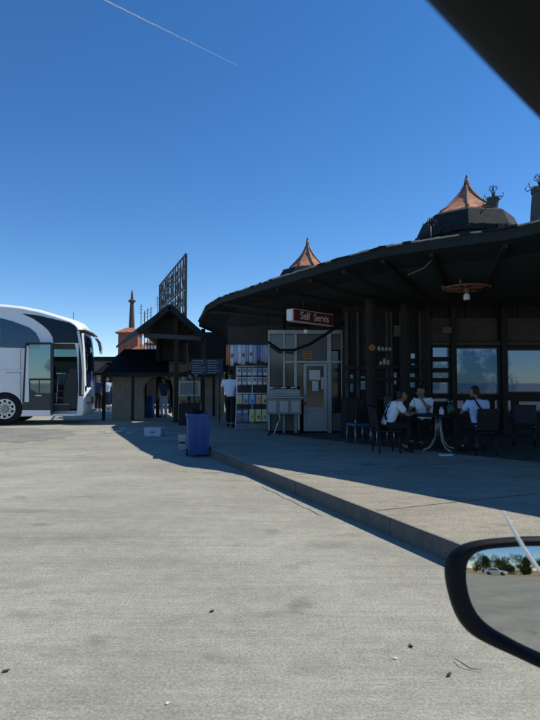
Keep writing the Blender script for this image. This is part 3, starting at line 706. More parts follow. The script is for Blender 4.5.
def bottle(px, py, Y, label):
    p = Vector((at(px, py, Y).x, Y, zt_)); r = empty('bottle', p, label, 'bottle')
    MB().lathe([(.03, 0), (.033, .01), (.033, .12), (.014, .17), (.012, .22)], p, 12).build('glass_body', M_green, r); MB().lathe([(.014, .2205), (.014, .235)], p, 10).build('cap', M_white, r)
bottle(449, 410, 9.85, 'green glass bottle standing at the right side of the round table'); bottle(452, 410, 10.1, 'green bottle behind the other bottle on the round table')
p = Vector((at(441.5, 410, 9.8).x, 9.8, zt_)); r = empty('napkin_box', p, 'small white napkin box on the round table', 'napkin box'); MB().box(p + Vector((0, 0, .045)), (.075, .05, .09)).build('holder', M_white, r, bevel=.006); MB().prism([p + Vector((-.03, 0, .09)), p + Vector((.03, 0, .09)), p + Vector((.02, .012, .135)), p + Vector((-.018, -.008, .13))], (0, .004, 0)).build('napkin', M_paper, r)
p = Vector((at(428, 410, 9.75).x, 9.75, zt_)); r = MB().lathe([(.026, 0), (.034, .10), (.031, .10), (.024, .006)], p, 14).build('drinking_glass', glass_tint('clear_glass', (.75, .8, .8), .1)); tag(r, 'clear drinking glass on the round table', 'glass')
p = on(446, 455.5, PZ); b = MB(); b.box(p + Vector((0, 0, .012)), (.22, .12, .024), .3); tag(b.build('floor_tray', M_white, bevel=.01), 'flat white tray on the floor under the round table', 'tray')

# ------------------------------------------------------------------ racks, cart and board left of the kiosk
RY = 14.6
def hangrack():
    c = at(247, 380, RY); r = empty('cloth_rack', (c.x, RY, PZ), 'row of colourful hanging cloths above the magazine stand', 'cloth rack')
    zt = at(247, 344.5, RY).z; xa, xb = at(226.5, 344, RY).x, at(268, 344, RY).x
    MB().tube([(xa, RY, zt), (xb, RY, zt)], .014, 8).build('rail', M_iron, r)
    for x in (xa, xb): MB().tube([(x, RY, zt), (x, RY, 3.3)], .01, 6).build('hanger_rod', M_iron, r)
    cols = [(.62, .24, .12), (.75, .76, .78), (.45, .58, .80), (.80, .82, .84), (.62, .70, .82), (.35, .48, .75), (.78, .74, .68), (.45, .52, .75), (.20, .26, .50), (.38, .46, .70), (.50, .58, .74)]
    n_ = len(cols); wd = (xb - xa) / n_
    for i, cc in enumerate(cols):
        x = xa + wd * (i + .5); h = .54 + .04 * math.sin(i * 2.1) - .010 * i; b = MB(); N = 7; rows = []
        for jz in range(5):
            z = zt - .01 - h * jz / 4; rows.append([b.b.verts.new((x + wd * .47 * (2 * k / (N - 1) - 1), RY - .03 - .018 * math.sin(k * 2.0 + i) * (.4 + jz / 4), z)) for k in range(N)])
        for A_, B_ in zip(rows, rows[1:]):
            for k in range(N - 1): b.b.faces.new((A_[k], A_[k + 1], B_[k + 1], B_[k])).smooth = True
        if i in (1, 4, 6):                                 # printed band on the cloth
            b.span((x - wd * .3, RY - .062, zt - h * .62), (x + wd * .3, RY - .055, zt - h * .45), mi=1)
        o = b.build('cloth', [mat(f'cloth_{i}', cc, .9, .3, 14, .3), mat('printed_band', (.35, .12, .07), .8)], r); o.modifiers.new('thick', 'SOLIDIFY').thickness = .005
        m = o['label'] = ['rust red cloth', 'pale grey cloth with red print', 'blue cloth', 'near white cloth', 'pale blue cloth with print', 'mid blue cloth', 'grey cloth with print', 'dusty blue cloth', 'navy cloth', 'slate blue cloth', 'faded blue cloth'][i]
hangrack()
def magstand():
    xa, xb = at(236, 400, RY).x, at(268, 400, RY).x; zb = PZ; zt = at(250, 366, RY).z
    r = empty('magazine_stand', ((xa + xb) / 2, RY, PZ), 'white wire magazine stand with printed covers behind the walking man', 'magazine stand')
    b = MB()
    for x in (xa, (xa + xb) / 2, xb): b.tube([(x, RY + .2, zb), (x, RY + .28, zt)], .016, 6); b.tube([(x, RY - .15, zb), (x, RY + .2, zb + .75)], .014, 6)
    for z_ in (.3, .72, .95, zt - PZ): b.tube([(xa, RY + .22, zb + z_), (xb, RY + .22, zb + z_)], .012, 6)
    b.build('frame', M_white, r)
    MB().span((xa, RY - .18, zb), (xb, RY + .26, zb + .16)).build('base', mat('grey_plinth', (.2, .21, .22)), r, bevel=.01)
    for i in range(6):                                     # hung cards in the upper bays
        for j in range(2):
            x = xa + (xb - xa) * (i + .5) / 6; z = zt - .14 - .25 * j; cc = random.choice([(.75, .76, .78), (.42, .55, .78), (.66, .3, .18), (.78, .74, .62), (.25, .35, .6)])
            b = MB(); b.span((x - .058, RY + .20, z - .11), (x + .058, RY + .212, z + .10)); b.span((x - .04, RY + .196, z - .02), (x + .04, RY + .199, z + .07), mi=1); b.span((x - .045, RY + .196, z - .09), (x + .03, RY + .199, z - .06), mi=2)
            b.build('card', [mat(f'card_{i}_{j}', cc, .6, .25, 12, 0), mat(f'card_art_{(i + j) % 4}', [(.12, .25, .45), (.55, .2, .12), (.2, .35, .18), (.5, .45, .2)][(i + j) % 4], .6, .7, 24, 0), M_letter], r)
    k = 0
    for row, z0 in enumerate((.20, .62)):
        for i in range(5):
            x = xa + (xb - xa) * (i + .5) / 5; cc = random.choice([(.7, .72, .78), (.10, .13, .28), (.62, .28, .2), (.3, .45, .7), (.75, .74, .7), (.2, .16, .28), (.7, .6, .2)])
            ro = Matrix.Rotation(R(-18), 3, 'X'); c = Vector((x, RY - .10 + row * .16, zb + z0 + .17))
            b = MB(); b.box(c, (.145, .012, .33 if row == 0 else .26), rot=ro); b.box(c + ro @ Vector((0, -.008, .10)), (.11, .003, .05), rot=ro, mi=1); b.box(c + ro @ Vector((.01, -.008, -.05)), (.08, .003, .10), rot=ro, mi=2)
            b.build('magazine', [mat(f'cover_{k}', cc, .5, .3, 12, 0), M_paper, mat(f'cover_art_{k % 3}', [(.5, .15, .1), (.12, .3, .5), (.5, .42, .16)][k % 3], .5, .5, 18, 0)], r); k += 1
magstand()
CY_ = 13.0
def cart():
    xa, xb = at(266.5, 400, CY_).x, at(301, 400, CY_).x; zt = at(284, 388, CY_).z; z1 = at(284, 398, CY_).z; z2 = at(284, 414, CY_).z
    r = empty('food_cart', ((xa + xb) / 2, CY_, PZ), 'grey metal serving cart with a shelf and wheels before the kiosk window', 'cart')
    MB().span((xa, CY_ - .25, z2), (xb, CY_ + .25, z1)).build('cabinet', mat('worn_steel', (.20, .205, .20), .5, .4, 5, .1, metal=.3), r, bevel=.015)
    b = MB(); b.span((xa - .04, CY_ - .30, z1 + .002), (xb + .04, CY_ + .28, z1 + .035)); b.build('worktop', M_alu, r, bevel=.008)
    b = MB(); b.span((xa + .05, CY_ - .1, z1 + .036), (xb - .03, CY_ + .22, zt - .03)); b.build('tray_box', mat('pale_steel', (.28, .28, .26), .5, .35, 6, .1), r, bevel=.012)
    for x0_, x1_ in ((.08, .30), (.36, .52), (.58, .76)):
        p_ = xa + x0_; MB().lathe([(.06, 0), (.075, .04), (.07, .05), (.01, .055)], (xa + x0_ + .06, CY_ + .05, zt - .028), 12).build('pan', M_silver, r)
    for i in range(3):
        x = xa + (xb - xa) * (i + .5) / 3; MB().span((x - .1, CY_ - .262, z2 + .05), (x + .1, CY_ - .252, z1 - .06)).build('drawer', M_alu, r, bevel=.006)
    for sx_ in (xa + .06, xb - .06):
        for sy_ in (-.2, .2): MB().bar((sx_, CY_ + sy_, PZ + .12), (sx_, CY_ + sy_, z2), .035).build('leg', M_alu, r); MB().tube([(sx_ - .02, CY_ + sy_, PZ + .06), (sx_ + .02, CY_ + sy_, PZ + .06)], .06, 14).build('wheel', M_tyre, r)
    MB().tube([(xa + .30, CY_ - .28, z2), (xa + .32, CY_ - .3, z2 - .10), (xa + .26, CY_ - .3, z2 - .2), (xa + .18, CY_ - .28, PZ + .05)], .012, 6).build('hose', M_white, r)
cart()
def infoboard():
    Y = 17.0; p, q = at(191, 359, Y), at(223, 374.5, Y); r = empty('information_board', ((p.x + q.x) / 2, Y, p.z), 'dark navy information board with rows of small white writing', 'board')
    MB().span((p.x, Y, q.z), (q.x, Y + .04, p.z)).build('panel', M_navy, r, bevel=.006)
    for i in range(6):
        z = p.z + (q.z - p.z) * (i + .7) / 6.5; x = p.x + .05
        for c0 in (p.x + .05, p.x + (q.x - p.x) * .5 + .03):
            b = MB(); x = c0; end = c0 + (q.x - p.x) * .40 * random.uniform(.6, 1)
            while x < end:
                l = random.uniform(.03, .10); b.span((x, Y - .004, z - .010), (min(x + l, end), Y - .001, z + .010)); x += l + .018
            b.build('lettering', mat('dim_lettering', (.34, .36, .40), .6), r)
    for x in (p.x + .1, q.x - .1): MB().tube([(x, Y + .02, 0), (x, Y + .02, q.z)], .02, 6).build('post', M_iron, r)
infoboard()

# ------------------------------------------------------------------ bins, boxes
def bin_():
    p = on(196.5, 457.5, 0); W_, D_, H_ = .43, .42, .80; r = empty('wheelie_bin', p, 'tall blue plastic bin with open top beside the kerb', 'bin', rz=R(12)); W = Matrix.Translation(p + Vector((0, D_ / 2, 0))) @ Matrix.Rotation(R(12), 4, 'Z')
    def bl(b, *a, **k): bmesh.ops.transform(b.b, matrix=W, verts=b.b.verts[:]); return b.build(*a, **k)
    b = MB(); lo = [(-.185, -.17), (.185, -.17), (.185, .17), (-.185, .17)]; hi = [(-.215, -.2), (.215, -.2), (.215, .2), (-.215, .2)]
    A_ = [b.b.verts.new((x, y, .04)) for x, y in lo]; B_ = [b.b.verts.new((x, y, H_)) for x, y in hi]; C_ = [b.b.verts.new((x * .92, y * .92, H_)) for x, y in hi]; D4 = [b.b.verts.new((x * .9, y * .9, .10)) for x, y in lo]
    b.b.faces.new(A_[::-1]); b.b.faces.new(D4)
    for i in range(4):
        j = (i + 1) % 4
        for P_, Q_ in ((A_, B_), (B_, C_), (C_, D4)): b.b.faces.new((P_[i], P_[j], Q_[j], Q_[i]))
    bl(b, 'bin_body', M_binblue, r, bevel=.012)
    b = MB()
    for sx_ in (-.08, .08): b.span((sx_ - .012, -.212, .12), (sx_ + .012, -.186, .68))
    bl(b, 'rib', M_binblue, r, bevel=.005)
    b = MB()
    for a, c in (((-.235, -.22), (.235, -.2)), ((-.235, .2), (.235, .22)), ((-.235, -.2), (-.215, .2)), ((.215, -.2), (.235, .2))): b.span((*a, H_ - .05), (*c, H_ + .012))
    bl(b, 'rim', M_binblue, r, bevel=.005)
    for sx_ in (-.19, .19): bl(MB().tube([(sx_ - .025, .19, .06), (sx_ + .025, .19, .06)], .06, 14), 'wheel', M_tyre, r)
    bl(MB().tube([(-.16, .25, H_ - .02), (.16, .25, H_ - .02)], .014, 8), 'handle', M_binblue, r)
    q = p + Vector((-.06, .2, .80)); b = MB(); b.ball(q, .13, 1.2, 1, .7, 14)
    for v in b.b.verts: v.co += Vector((random.uniform(-.02, .02), random.uniform(-.02, .02), random.uniform(-.02, .02)))
    tag(b.build('rubbish_bag', M_blackp), 'black rubbish bag bulging from the blue bin', 'rubbish bag')
bin_()
def crate(px, py, wpx, hpx, name, label, m, rz=0.0, dep=.3, lid=None, z=0.0):
    p = on(px, py, z); s_ = p.y / FPX; w_, h_ = wpx * s_, hpx * s_; r = empty(name, p, label, 'box', rz=rz); W = Matrix.Translation(p + Vector((0, dep / 2, 0))) @ Matrix.Rotation(rz, 4, 'Z')
    b = MB(); b.span((-w_ / 2, -dep / 2, 0), (w_ / 2, dep / 2, h_)); bmesh.ops.transform(b.b, matrix=W, verts=b.b.verts[:]); b.build('box_body', m, r, bevel=.012)
    b = MB(); b.span((-w_ / 2 - .012, -dep / 2 - .012, h_ * .8), (w_ / 2 + .012, dep / 2 + .012, h_ * 1.02)); bmesh.ops.transform(b.b, matrix=W, verts=b.b.verts[:]); b.build('lid', lid or m, r, bevel=.01)
    b = MB(); b.span((-.06, -dep / 2 - .006, h_ * .45), (.06, -dep / 2 + .002, h_ * .58)); bmesh.ops.transform(b.b, matrix=W, verts=b.b.verts[:]); b.build('handle_slot', M_busgrey, r)
crate(153, 436.5, 17, 8.5, 'cool_box', 'low pale blue white cool box on the road in shade', mat('pale_box', (.42, .48, .56), .5), R(-4), .35)
crate(181.5, 450.5, 7, 15, 'carton', 'upright pale carton standing against the blue bin', mat('pale_carton', (.42, .42, .40), .8), R(8), .2)
crate(108, 412, 7, 6, 'polystyrene_box', 'white box on the ground at the far hall front', M_white, R(5), .4)

# ------------------------------------------------------------------ gable pavilion, arch-shaped windscreen reflection, far hall
def pavilion():
    Y0, Y1 = 19.0, 27.0; pk = at(170, 304, Y0); le = at(138.5, 330.5, Y0); re = at(204, 334, Y0); sh = Vector((-.38, 1, 0)) * (Y1 - Y0)
    r = empty('gable_pavilion', (pk.x, Y0 + 2, 0), 'dark timber pavilion with a gable roof before the lattice billboard', 'pavilion')
    b = MB(); t = Vector((0, 0, -.12))
    for a, c in ((pk, le), (pk, re)): b.prism([a, c, c + t, a + t], sh)
    rf = b.build('roof', M_roofdark, r)
    b = MB()
    for a, c in ((pk, le), (pk, re)): b.bar(a + Vector((0, -.03, -.09)), c + Vector((0, -.03, -.09)), .05, .2)
    b.build('bargeboard', M_roofdark, rf)
    b = MB(); b.prism([pk + Vector((0, .9, -.2)), le.lerp(pk, .1) + Vector((0, .9, -.1)), re.lerp(pk, .1) + Vector((0, .9, -.1))], (0, .06, 0)); b.build('gable_board', M_wood, r)
    q0, q1 = at(157, 374, Y0 + 3.5), at(232, 332, Y0 + 3.5); MB().span((q0.x, Y0 + 3.5, q0.z - .4), (q1.x, Y0 + 3.6, q1.z)).build('board_wall', M_wood, r)
    for i in range(1, 6):
        t_ = i / 6
        for a, c in ((pk, le), (pk, re)): MB().bar(a.lerp(c, t_) + Vector((0, .05, -.17)), a.lerp(c, t_) + sh * .12 + Vector((0, 0, -.17)), .07, .09).build('purlin', M_wood, rf)
    MB().bar(le.lerp(pk, .12) + Vector((0, .4, -.25)), re.lerp(pk, .12) + Vector((0, .4, -.25)), .1, .16).build('tie_beam', mat('grey_beam', (.045, .05, .052)), r)
    for px, dy in ((176, .6), (203, .6), (158, 3.4)):
        q = at(px, 383, Y0 + dy); MB().span((q.x - .07, q.y - .07, 0), (q.x + .07, q.y + .07, 3.35 if px != 176 else 3.9)).build('post', M_wood, r, bevel=.015)
pavilion()
def lean_to():
    c = [at(102, 374, 20.3), at(216, 374, 20.3), at(216, 350.5, 25.2), at(124, 350.5, 25.2)]; m_ = MATS.get('black_felt_roof') or mat('black_felt_roof', (.008, .010, .011), .95, .4, 4, .3, spec=.05)
    r = empty('lean_to_canopy', (c[0].x, 20.4, 0), 'long dark lean to canopy above the tan arch-shaped reflection', 'canopy')
    MB().prism(c, (0, 0, .06)).build('roof', m_, r)
    MB().bar(c[0] + Vector((0, -.03, -.02)), c[1] + Vector((0, -.03, -.02)), .05, .16).build('fascia', M_roofdark, r)
    for px in (104, 133, 189, 214): q = at(px, 383, 20.45); MB().span((q.x - .05, 20.4, 0), (q.x + .05, 20.5, c[0].z - .03)).build('post', M_wood, r)
lean_to()
def arch_reflection():  # windscreen reflection given the shape of a tan arched wall
    Y = 21.0; xa, xb, zt = at(112, 383, Y).x, at(224, 383, Y).x, at(150, 373.5, Y).z; ax0, ax1 = at(143, 383, Y).x, at(173, 383, Y).x; zs = at(150, 389, Y).z
    r = empty('reflection_arch', ((xa + xb) / 2, Y, 0), 'tan windscreen reflection built as a wall with one round topped arch', 'wall')
    N = 18; cxm, hw = (ax0 + ax1) / 2, (ax1 - ax0) / 2; hh = at(150, 376.5, Y).z - zs
    arc = [(cxm - hw * math.cos(math.pi * i / N), zs + hh * math.sin(math.pi * i / N)) for i in range(N + 1)]
    outer = [(xa, 0), (xa, zt)] + [(xa + (xb - xa) * i / 10, zt) for i in range(1, 10)] + [(xb, zt), (xb, 0), (ax1, 0)] + arc[::-1] + [(ax0, 0)]
    b = MB(); b.prism([(x, Y, z) for x, z in outer], (0, .3, 0)); bmesh.ops.triangulate(b.b, faces=[f for f in b.b.faces if len(f.verts) > 4]); b.build('reflection_body', M_tan, r)
    MB().span((xa - .03, Y - .04, zt), (xb + .03, Y + .34, zt + .07)).build('reflection_top', mat('reflection_top_tone', (.20, .18, .14)), r, bevel=.01)
arch_reflection()
def hall():
    Y = 31.0; r = empty('station_hall', (at(110, 383, Y).x, Y, 0), 'long low bus station hall with dark hipped roof and open front', 'hall')
    c = [at(*q) for q in ((121, 352, 35), (212, 352, 35), (212, 373, 30), (94, 373, 30))]
    b = MB(); b.prism(c, (0, 0, -.12)); b.build('roof', mat('black_felt_roof', (.008, .010, .011), .95, .4, 4, .3, spec=.05), r)
    p, q = at(30, 360, Y), at(123, 372.5, Y); MB().span((p.x, Y + 1.2, q.z), (q.x, Y + 1.5, p.z)).build('fascia', mat('tan_fascia', (.20, .18, .135), .85, .3, 2), r)
    p, q = at(30, 356, Y), at(120, 360, Y); MB().span((p.x, Y + .9, q.z), (q.x, Y + 6, p.z)).build('flat_roof', M_roofdark, r)
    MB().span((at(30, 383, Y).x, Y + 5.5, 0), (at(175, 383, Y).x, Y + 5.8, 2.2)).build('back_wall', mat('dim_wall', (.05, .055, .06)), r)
    for px in (35, 62, 94, 119): 
        q = at(px, 383, Y + .5); MB().span((q.x - .12, Y + 1.24, 0), (q.x + .12, Y + 1.46, at(px, 372.6, Y + 1.3).z - .03)).build('column', M_tan, r, bevel=.01)
hall()
p = on(98, 411, 0); person(p, R(170), STAND, (M_denim, M_trous), 'person in dark blue clothes standing at the far hall front beside the coach', 1.0)
p = on(107, 409, 0); person(p, R(200), pose(STAND), (M_shirt, M_denim), 'person in pale top and dark trousers behind the white box at the hall', 1.0)
p = on(164, 423, 0); p.y = 22.0; p.x = at(164, 383, 22).x; person(p, R(160), STAND, (M_denim, M_pale), 'person in blue top and pale trousers standing inside the arch', .95)
q = Vector((at(148, 383, 22.2).x, 22.2, 0)); tag(MB().lathe([(.24, 0), (.27, .05), (.27, .3), (.285, .32), (.27, .34), (.27, .62), (.285, .64), (.27, .66), (.27, .88), (.25, .9), (.02, .89)], q, 20).build('plastic_barrel', M_binblue), 'blue plastic barrel standing inside the arch', 'barrel')
# juice stand between arch and info board: framed picture, round baskets
def stand():
    Y = 18.2; xa, xb = at(179, 383, Y).x, at(200, 383, Y).x; z0, z1 = at(0, 396, Y).z, at(0, 381, Y).z
    r = empty('snack_stand', ((xa + xb) / 2, Y, 0), 'dark snack stand with a pale framed screen and round baskets', 'stand')
    b = MB()
    for a, c in (((xa, z1), (xb, z1 - .05)), ((xa, z0 + .05), (xb, z0)), ((xa, z1 - .05), (xa + .05, z0 + .05)), ((xb - .05, z1 - .05), (xb, z0 + .05))): b.span((a[0], Y - .02, a[1]), (c[0], Y + .02, c[1]))
    b.build('screen_frame', mat('pale_frame', (.36, .37, .36), .5), r); MB().span((xa + .05, Y - .004, z0 + .05), (xb - .05, Y + .004, z1 - .05)).build('screen', mat('grey_sheet', (.14, .16, .17), .4, .5, 6), r)
    MB().span((xa, Y - .05, 0), (xb, Y + .45, .70)).build('counter', M_wood, r, bevel=.02)
    for i in range(4): MB().lathe([(.05, 0), (.09, .02), (.11, .10), (.10, .11), (.02, .07)], (xa + .1 + i * .18, Y + .12, .702), 14).build('basket', mat(f'basket_{i % 2}', [(.22, .13, .06), (.16, .12, .09)][i % 2], .8, .5, 20), r)
    for i in range(3): MB().ball((xa + .15 + i * .2, Y + .1, z1 + .08 + .06 * i), .07, seg=10).build('hanging_bulb', mat('grey_bulb', (.3, .31, .3)), r)
    MB().bar((xa + .3, Y + .05, z1), (xa + .3, Y + .05, 2.4), .03).build('support_pole', M_iron, r)
stand()

# billboard lattice seen from behind
def billboard():
    pr_, pl_ = at(186, 254, 22.0), at(160, 285, 29.0); zb = 4.0; d_ = pl_ - pr_; d_.z = 0; top_z = (pr_.z + pl_.z) / 2
    r = empty('billboard_frame', (pr_.x, pr_.y, 0), 'tall steel lattice billboard seen from behind above the gable pavilion', 'billboard')
    g = lambda t, s_: Vector((pr_.x + d_.x * t, pr_.y + d_.y * t, zb + (pr_.z + (pl_.z - pr_.z) * t - zb) * s_))
    b = MB()
    for i in range(13): b.bar(g(i / 12, 0), g(i / 12, 1.0), .10 if i in (0, 12) else .055)
    for i in range(6): b.bar(g(i / 6, .02), g((i + 1) / 6, .98), .04)
    for j in range(5): b.bar(g(0, j / 4), g(1, j / 4), .05, .07)
    b.build('lattice', mat('steel_frame', (.06, .075, .085), .5, .3, 5, .1, metal=.3), r)
    b = MB(); rnd = random.Random(3)                         # backs of the mounted letters
    for i in range(7):
        for j in range(4):
            for k in range(4):
                a = g((i + rnd.uniform(.1, .9)) / 7, (j + rnd.uniform(.1, .45)) / 4); c = g((i + rnd.uniform(.1, .9)) / 7, (j + rnd.uniform(.55, .95)) / 4); b.bar(a + Vector((.05, .05, 0)), c + Vector((.05, .05, 0)), .05, .16)
    b.build('sheet_piece', mat('pale_sheet', (.32, .34, .37), .6, .4, 3), r)
    for t in (0, .5, 1): q = g(t, 0); MB().bar((q.x, q.y, 0), q, .14).build('mast', M_iron, r)
billboard()
ant0 = None
for i, (px, yt, yb, lab) in enumerate(((141, 304, 326, 'thin mast nearest the brick tower, tallest of the row'), (144.5, 311, 324, 'thin mast second from the brick tower'), (147.5, 308, 322, 'thin mast third from the brick tower'), (151, 306.5, 320, 'thin mast of the row nearest the gable roof'), (157.5, 296, 314, 'thin mast close beside the lattice billboard'))):
    q = at(px, yb, 30); zt = at(px, yt, 30).z; r = empty('antenna', (q.x, 30, 0), lab, 'antenna', 'thin masts behind the gable roof')
    MB().tube([(q.x, 30, 0), (q.x, 30, zt)], .022, 6).build('mast', M_iron, r)
    b = MB()
    for k in range(3): b.bar((q.x - .12, 30, zt - .15 - .18 * k), (q.x + .12 - .03 * k, 30, zt - .12 - .18 * k), .015)
    b.build('cross_rod', M_iron, r)

# brick tower with a slender pinnacle
def tower():
    Y = 46.0; c = at(130.5, 333, Y); s_ = Y / FPX; w_ = 9.6 * s_
    r = empty('brick_tower', (c.x, Y, 0), 'red brick tower with a tiled cap and a slender dark pinnacle', 'tower')
    MB().span((c.x - w_, Y - w_, 0), (c.x + w_, Y + w_, c.z)).boxuv().build('shaft', M_brick, r)
    b = MB(); h = 5.0 * s_; b.lathe([(w_ * 1.75, -.12), (w_ * 1.75, 0), (w_ * 1.05, h * .55), (w_ * .5, h)], (c.x, Y, c.z), 4, ph=R(45), smooth=False); rf = b.build('tiled_cap', M_tile, r)
    zt = at(130, 303, Y).z - c.z; b = MB(); b.lathe([(3.1 * s_, h * .7), (2.9 * s_, h + .3), (1.9 * s_, zt)], (c.x + .1, Y, c.z), 8, smooth=False); pn = b.build('pinnacle', M_brickdark, r)
    b = MB(); z = c.z + zt; b.lathe([(2.0 * s_, 0), (3.6 * s_, .12), (3.8 * s_, .22), (2.2 * s_, .24), (1.4 * s_, .4), (1.1 * s_, .8), (.3 * s_, 1.1)], (c.x + .1, Y, z), 10); b.build('crown_ring', M_brickdark, pn)
    MB().tube([(c.x + .1, Y, z + 1.0), (c.x + .1, Y, at(130, 294.5, Y).z)], .04, 6).build('spike', M_iron, pn)
tower()
def dormers():
    r = empty('tiled_pavilions', (at(146, 352, 40).x, 40, 0), 'cluster of small tiled dormer roofs beside the brick tower', 'roof house'); r.name = 'dormer_house'
    b = MB()
    for px, ye, hw, Y in ((141, 350, 8, 40), (153, 343.5, 7, 39)):
        c = at(px, ye, Y); s_ = Y / FPX; MB().lathe([(hw * s_ * 1.3, -.1), (hw * s_ * 1.3, 0), (hw * s_ * .35, 4.5 * s_), (.05, 7.0 * s_)], c, 4, ph=R(38), smooth=False).build('dormer_roof', M_tile, r)
        MB().span((c.x - hw * s_ * .75, Y - hw * s_ * .7, 0), (c.x + hw * s_ * .75, Y + hw * s_ * .7, c.z - .1)).build('dormer_wall', M_wood2, r)
        for k in (-.45, .0, .45): MB().span((c.x + (k - .16) * hw * s_, Y - hw * s_ * .7 - .03, c.z - .42), (c.x + (k + .16) * hw * s_, Y - hw * s_ * .7 - .005, c.z - .17)).build('dormer_window', M_white, r)
    c = at(147, 344, 41); MB().prism([at(141, 347, 41), at(150, 338.5, 41), at(153, 341, 41), at(148, 347, 41)], (0, .5, 0)).build('flashing', M_white, r)
dormers()

# ------------------------------------------------------------------ coach
def coach():
    b11 = R(11); hx = Vector((math.cos(b11), math.sin(b11), 0)); ac = Vector((-math.sin(b11), math.cos(b11), 0)); O = Vector((at(82, 383, 18.6).x, 18.6, 0)); nside = -ac
    r = empty('coach', O, 'white touring coach with its front door open and rabbit ear mirrors', 'coach')
    def uz(px, py, off=0.0):                       # (u forward of O, z) on the near side plane pushed out by off
        p = onplane(px, py, O + nside * off, nside); return ((p - O).dot(hx), p.z)
    def P(u, v, z): return O + hx * u + ac * v + Vector((0, 0, z))
    W_ = 2.5
    zb = uz(60, 416)[1]
    prof_px = [(0, 305), (20, 307), (40, 311), (58, 316.5), (70, 320.5), (76, 323.5), (79.5, 328), (81.2, 336), (82.6, 350), (83.5, 368), (84, 384), (84.5, 396), (84.3, 410), (83, 415.5)]
    prof = [uz(*q) for q in prof_px]
    rear = [(-11.6, prof[0][1] - .05), (-11.75, prof[0][1] - .4), (-11.8, 1.2), (-11.7, zb)]
    body_prof = [(-9.5, prof[0][1] + .04), (-6.0, prof[0][1] + .06)] + prof + [(prof[-1][0] - .3, zb)] + rear[::-1]
    secs = [(0, 0, 0), (.06, .0, .02), (.25, .05, .06), (.7, .13, .09), (1.25, .16, .10), (1.8, .13, .09), (2.25, .05, .06), (2.44, .0, .02), (2.5, 0, 0)]
    m = MB(); rings = []
    for k, (v, fwd, up) in enumerate(secs):
        ins = .07 if k in (0, len(secs) - 1) else 0
        rg = []
        for (u, z) in body_prof:
            fu = max(0, min(1, (u + 1.0) / .9)) * fwd; zz = z + (up - ins * .8 if z > 2.5 else 0)
            if ins and u > -.35: fu -= ins * .6
            rg.append(m.b.verts.new(P(u + fu, v, zz)))
        rings.append(rg)
    nn = len(body_prof)
    for A_, B_ in zip(rings, rings[1:]):
        for i in range(nn): f = m.b.faces.new((A_[i], A_[(i + 1) % nn], B_[(i + 1) % nn], B_[i])); f.smooth = True
    m.b.faces.new(rings[0]); m.b.faces.new(rings[-1][::-1])
    bmesh.ops.triangulate(m.b, faces=[f for f in m.b.faces if len(f.verts) > 4])
    body = m.build('body', M_busw, r)
    # openings cut out of the shell: front cabin, doorway, driver's window, windscreen, wheel arches
    def cut(pts, v0, v1):
        c_ = MB(); c_.prism([P(u, v0, z) for u, z in pts], ac * (v1 - v0)); o = c_.build('cutter', M_busw); return o
    d0, d1, dt, db = uz(53, 344)[0], uz(78.6, 344)[0], uz(60, 343.5)[1], uz(60, 414)[1]
    cab = [(d0 - 1.5, .45), (d1 - .02, .45), (d1 + .02, 1.2), (d1 - .02, 2.3), (d1 - .15, dt + .05), (d0 - 1.5, dt + .2)]
    cuts = [cut(cab, .09, 2.41), cut([(d0, db), (d1 - .02, db), (d1 + .01, 1.2), (d1 - .03, 2.3), (d1 - .12, dt), (d0, dt)], -.3, .3), cut([(d0 - .5, 1.75), (d1 - .25, 1.75), (d1 - .3, dt - .05), (d0 - .5, dt - .05)], 2.2, 2.9),
            ]
    wu, wz = uz(4.5, 409); 
    for cu in (wu, wu - 6.0): cuts.append(cut([(cu + .56 * math.cos(t), wz + .56 * math.sin(t)) for t in [2 * math.pi * k / 28 for k in range(28)]], -.2, .5))
    # windscreen opening
    ws = MB(); zlo, zhi = uz(83, 386)[1], uz(79, 331)[1]
    ws.prism([P(d1 + .02, .30, zlo), P(d1 + 1.2, .30, zlo), P(d1 + 1.2, .30, zhi), P(d1 - .3, .30, zhi)], ac * 1.9); cuts.append(ws.build('cutter', M_busw))
    for c_ in cuts:
        md = body.modifiers.new('cut', 'BOOLEAN'); md.operation = 'DIFFERENCE'; md.object = c_; md.solver = 'EXACT'
    baked(body)
    for c_ in cuts: bpy.data.objects.remove(c_)
    body.data.materials.clear(); body.data.materials.append(M_busw)
    def side(pxs, name, m, off=.004, th=.012, parent=None, bevel=0):
        pts = [uz(x, y) for x, y in pxs]; q = MB(); q.prism([P(u, -off - .0, z) for u, z in pts], ac * -th); return q.build(name, m, parent or r, bevel=bevel)
    zt0 = uz(0, 318)[1]
    w1 = [(0, 318), (13, 321.5), (29, 327.5), (36, 333), (40, 341), (40.5, 348), (24, 348.2), (0, 347.5)]
    side(w1, 'side_window', M_busglass)
    for ua, ub in ((-4.4, wu - .55 + .35), (-6.6, -4.45), (-8.8, -6.65), (-11.0, -8.85)):
        q = MB(); ub_ = min(ub, uz(0, 318)[0] - .04); q.prism([P(ua, -.004, uz(0, 347.5)[1]), P(ub_, -.004, uz(0, 347.5)[1]), P(ub_, -.004, zt0), P(ua, -.004, zt0)], ac * -.012); q.build('side_window', M_busglass, r)
    side([(22, 313.6), (38, 315.4), (55, 319.4), (70, 322.8), (76, 326.5), (78.6, 334), (79.2, 343), (53.5, 343), (52.5, 337), (48.5, 330.5), (43, 325.5), (33, 318.5)], 'upper_window', mat('coach_smoked_glass', (.014, .020, .032), .06, .2, 1.3, 0, metal=.85))
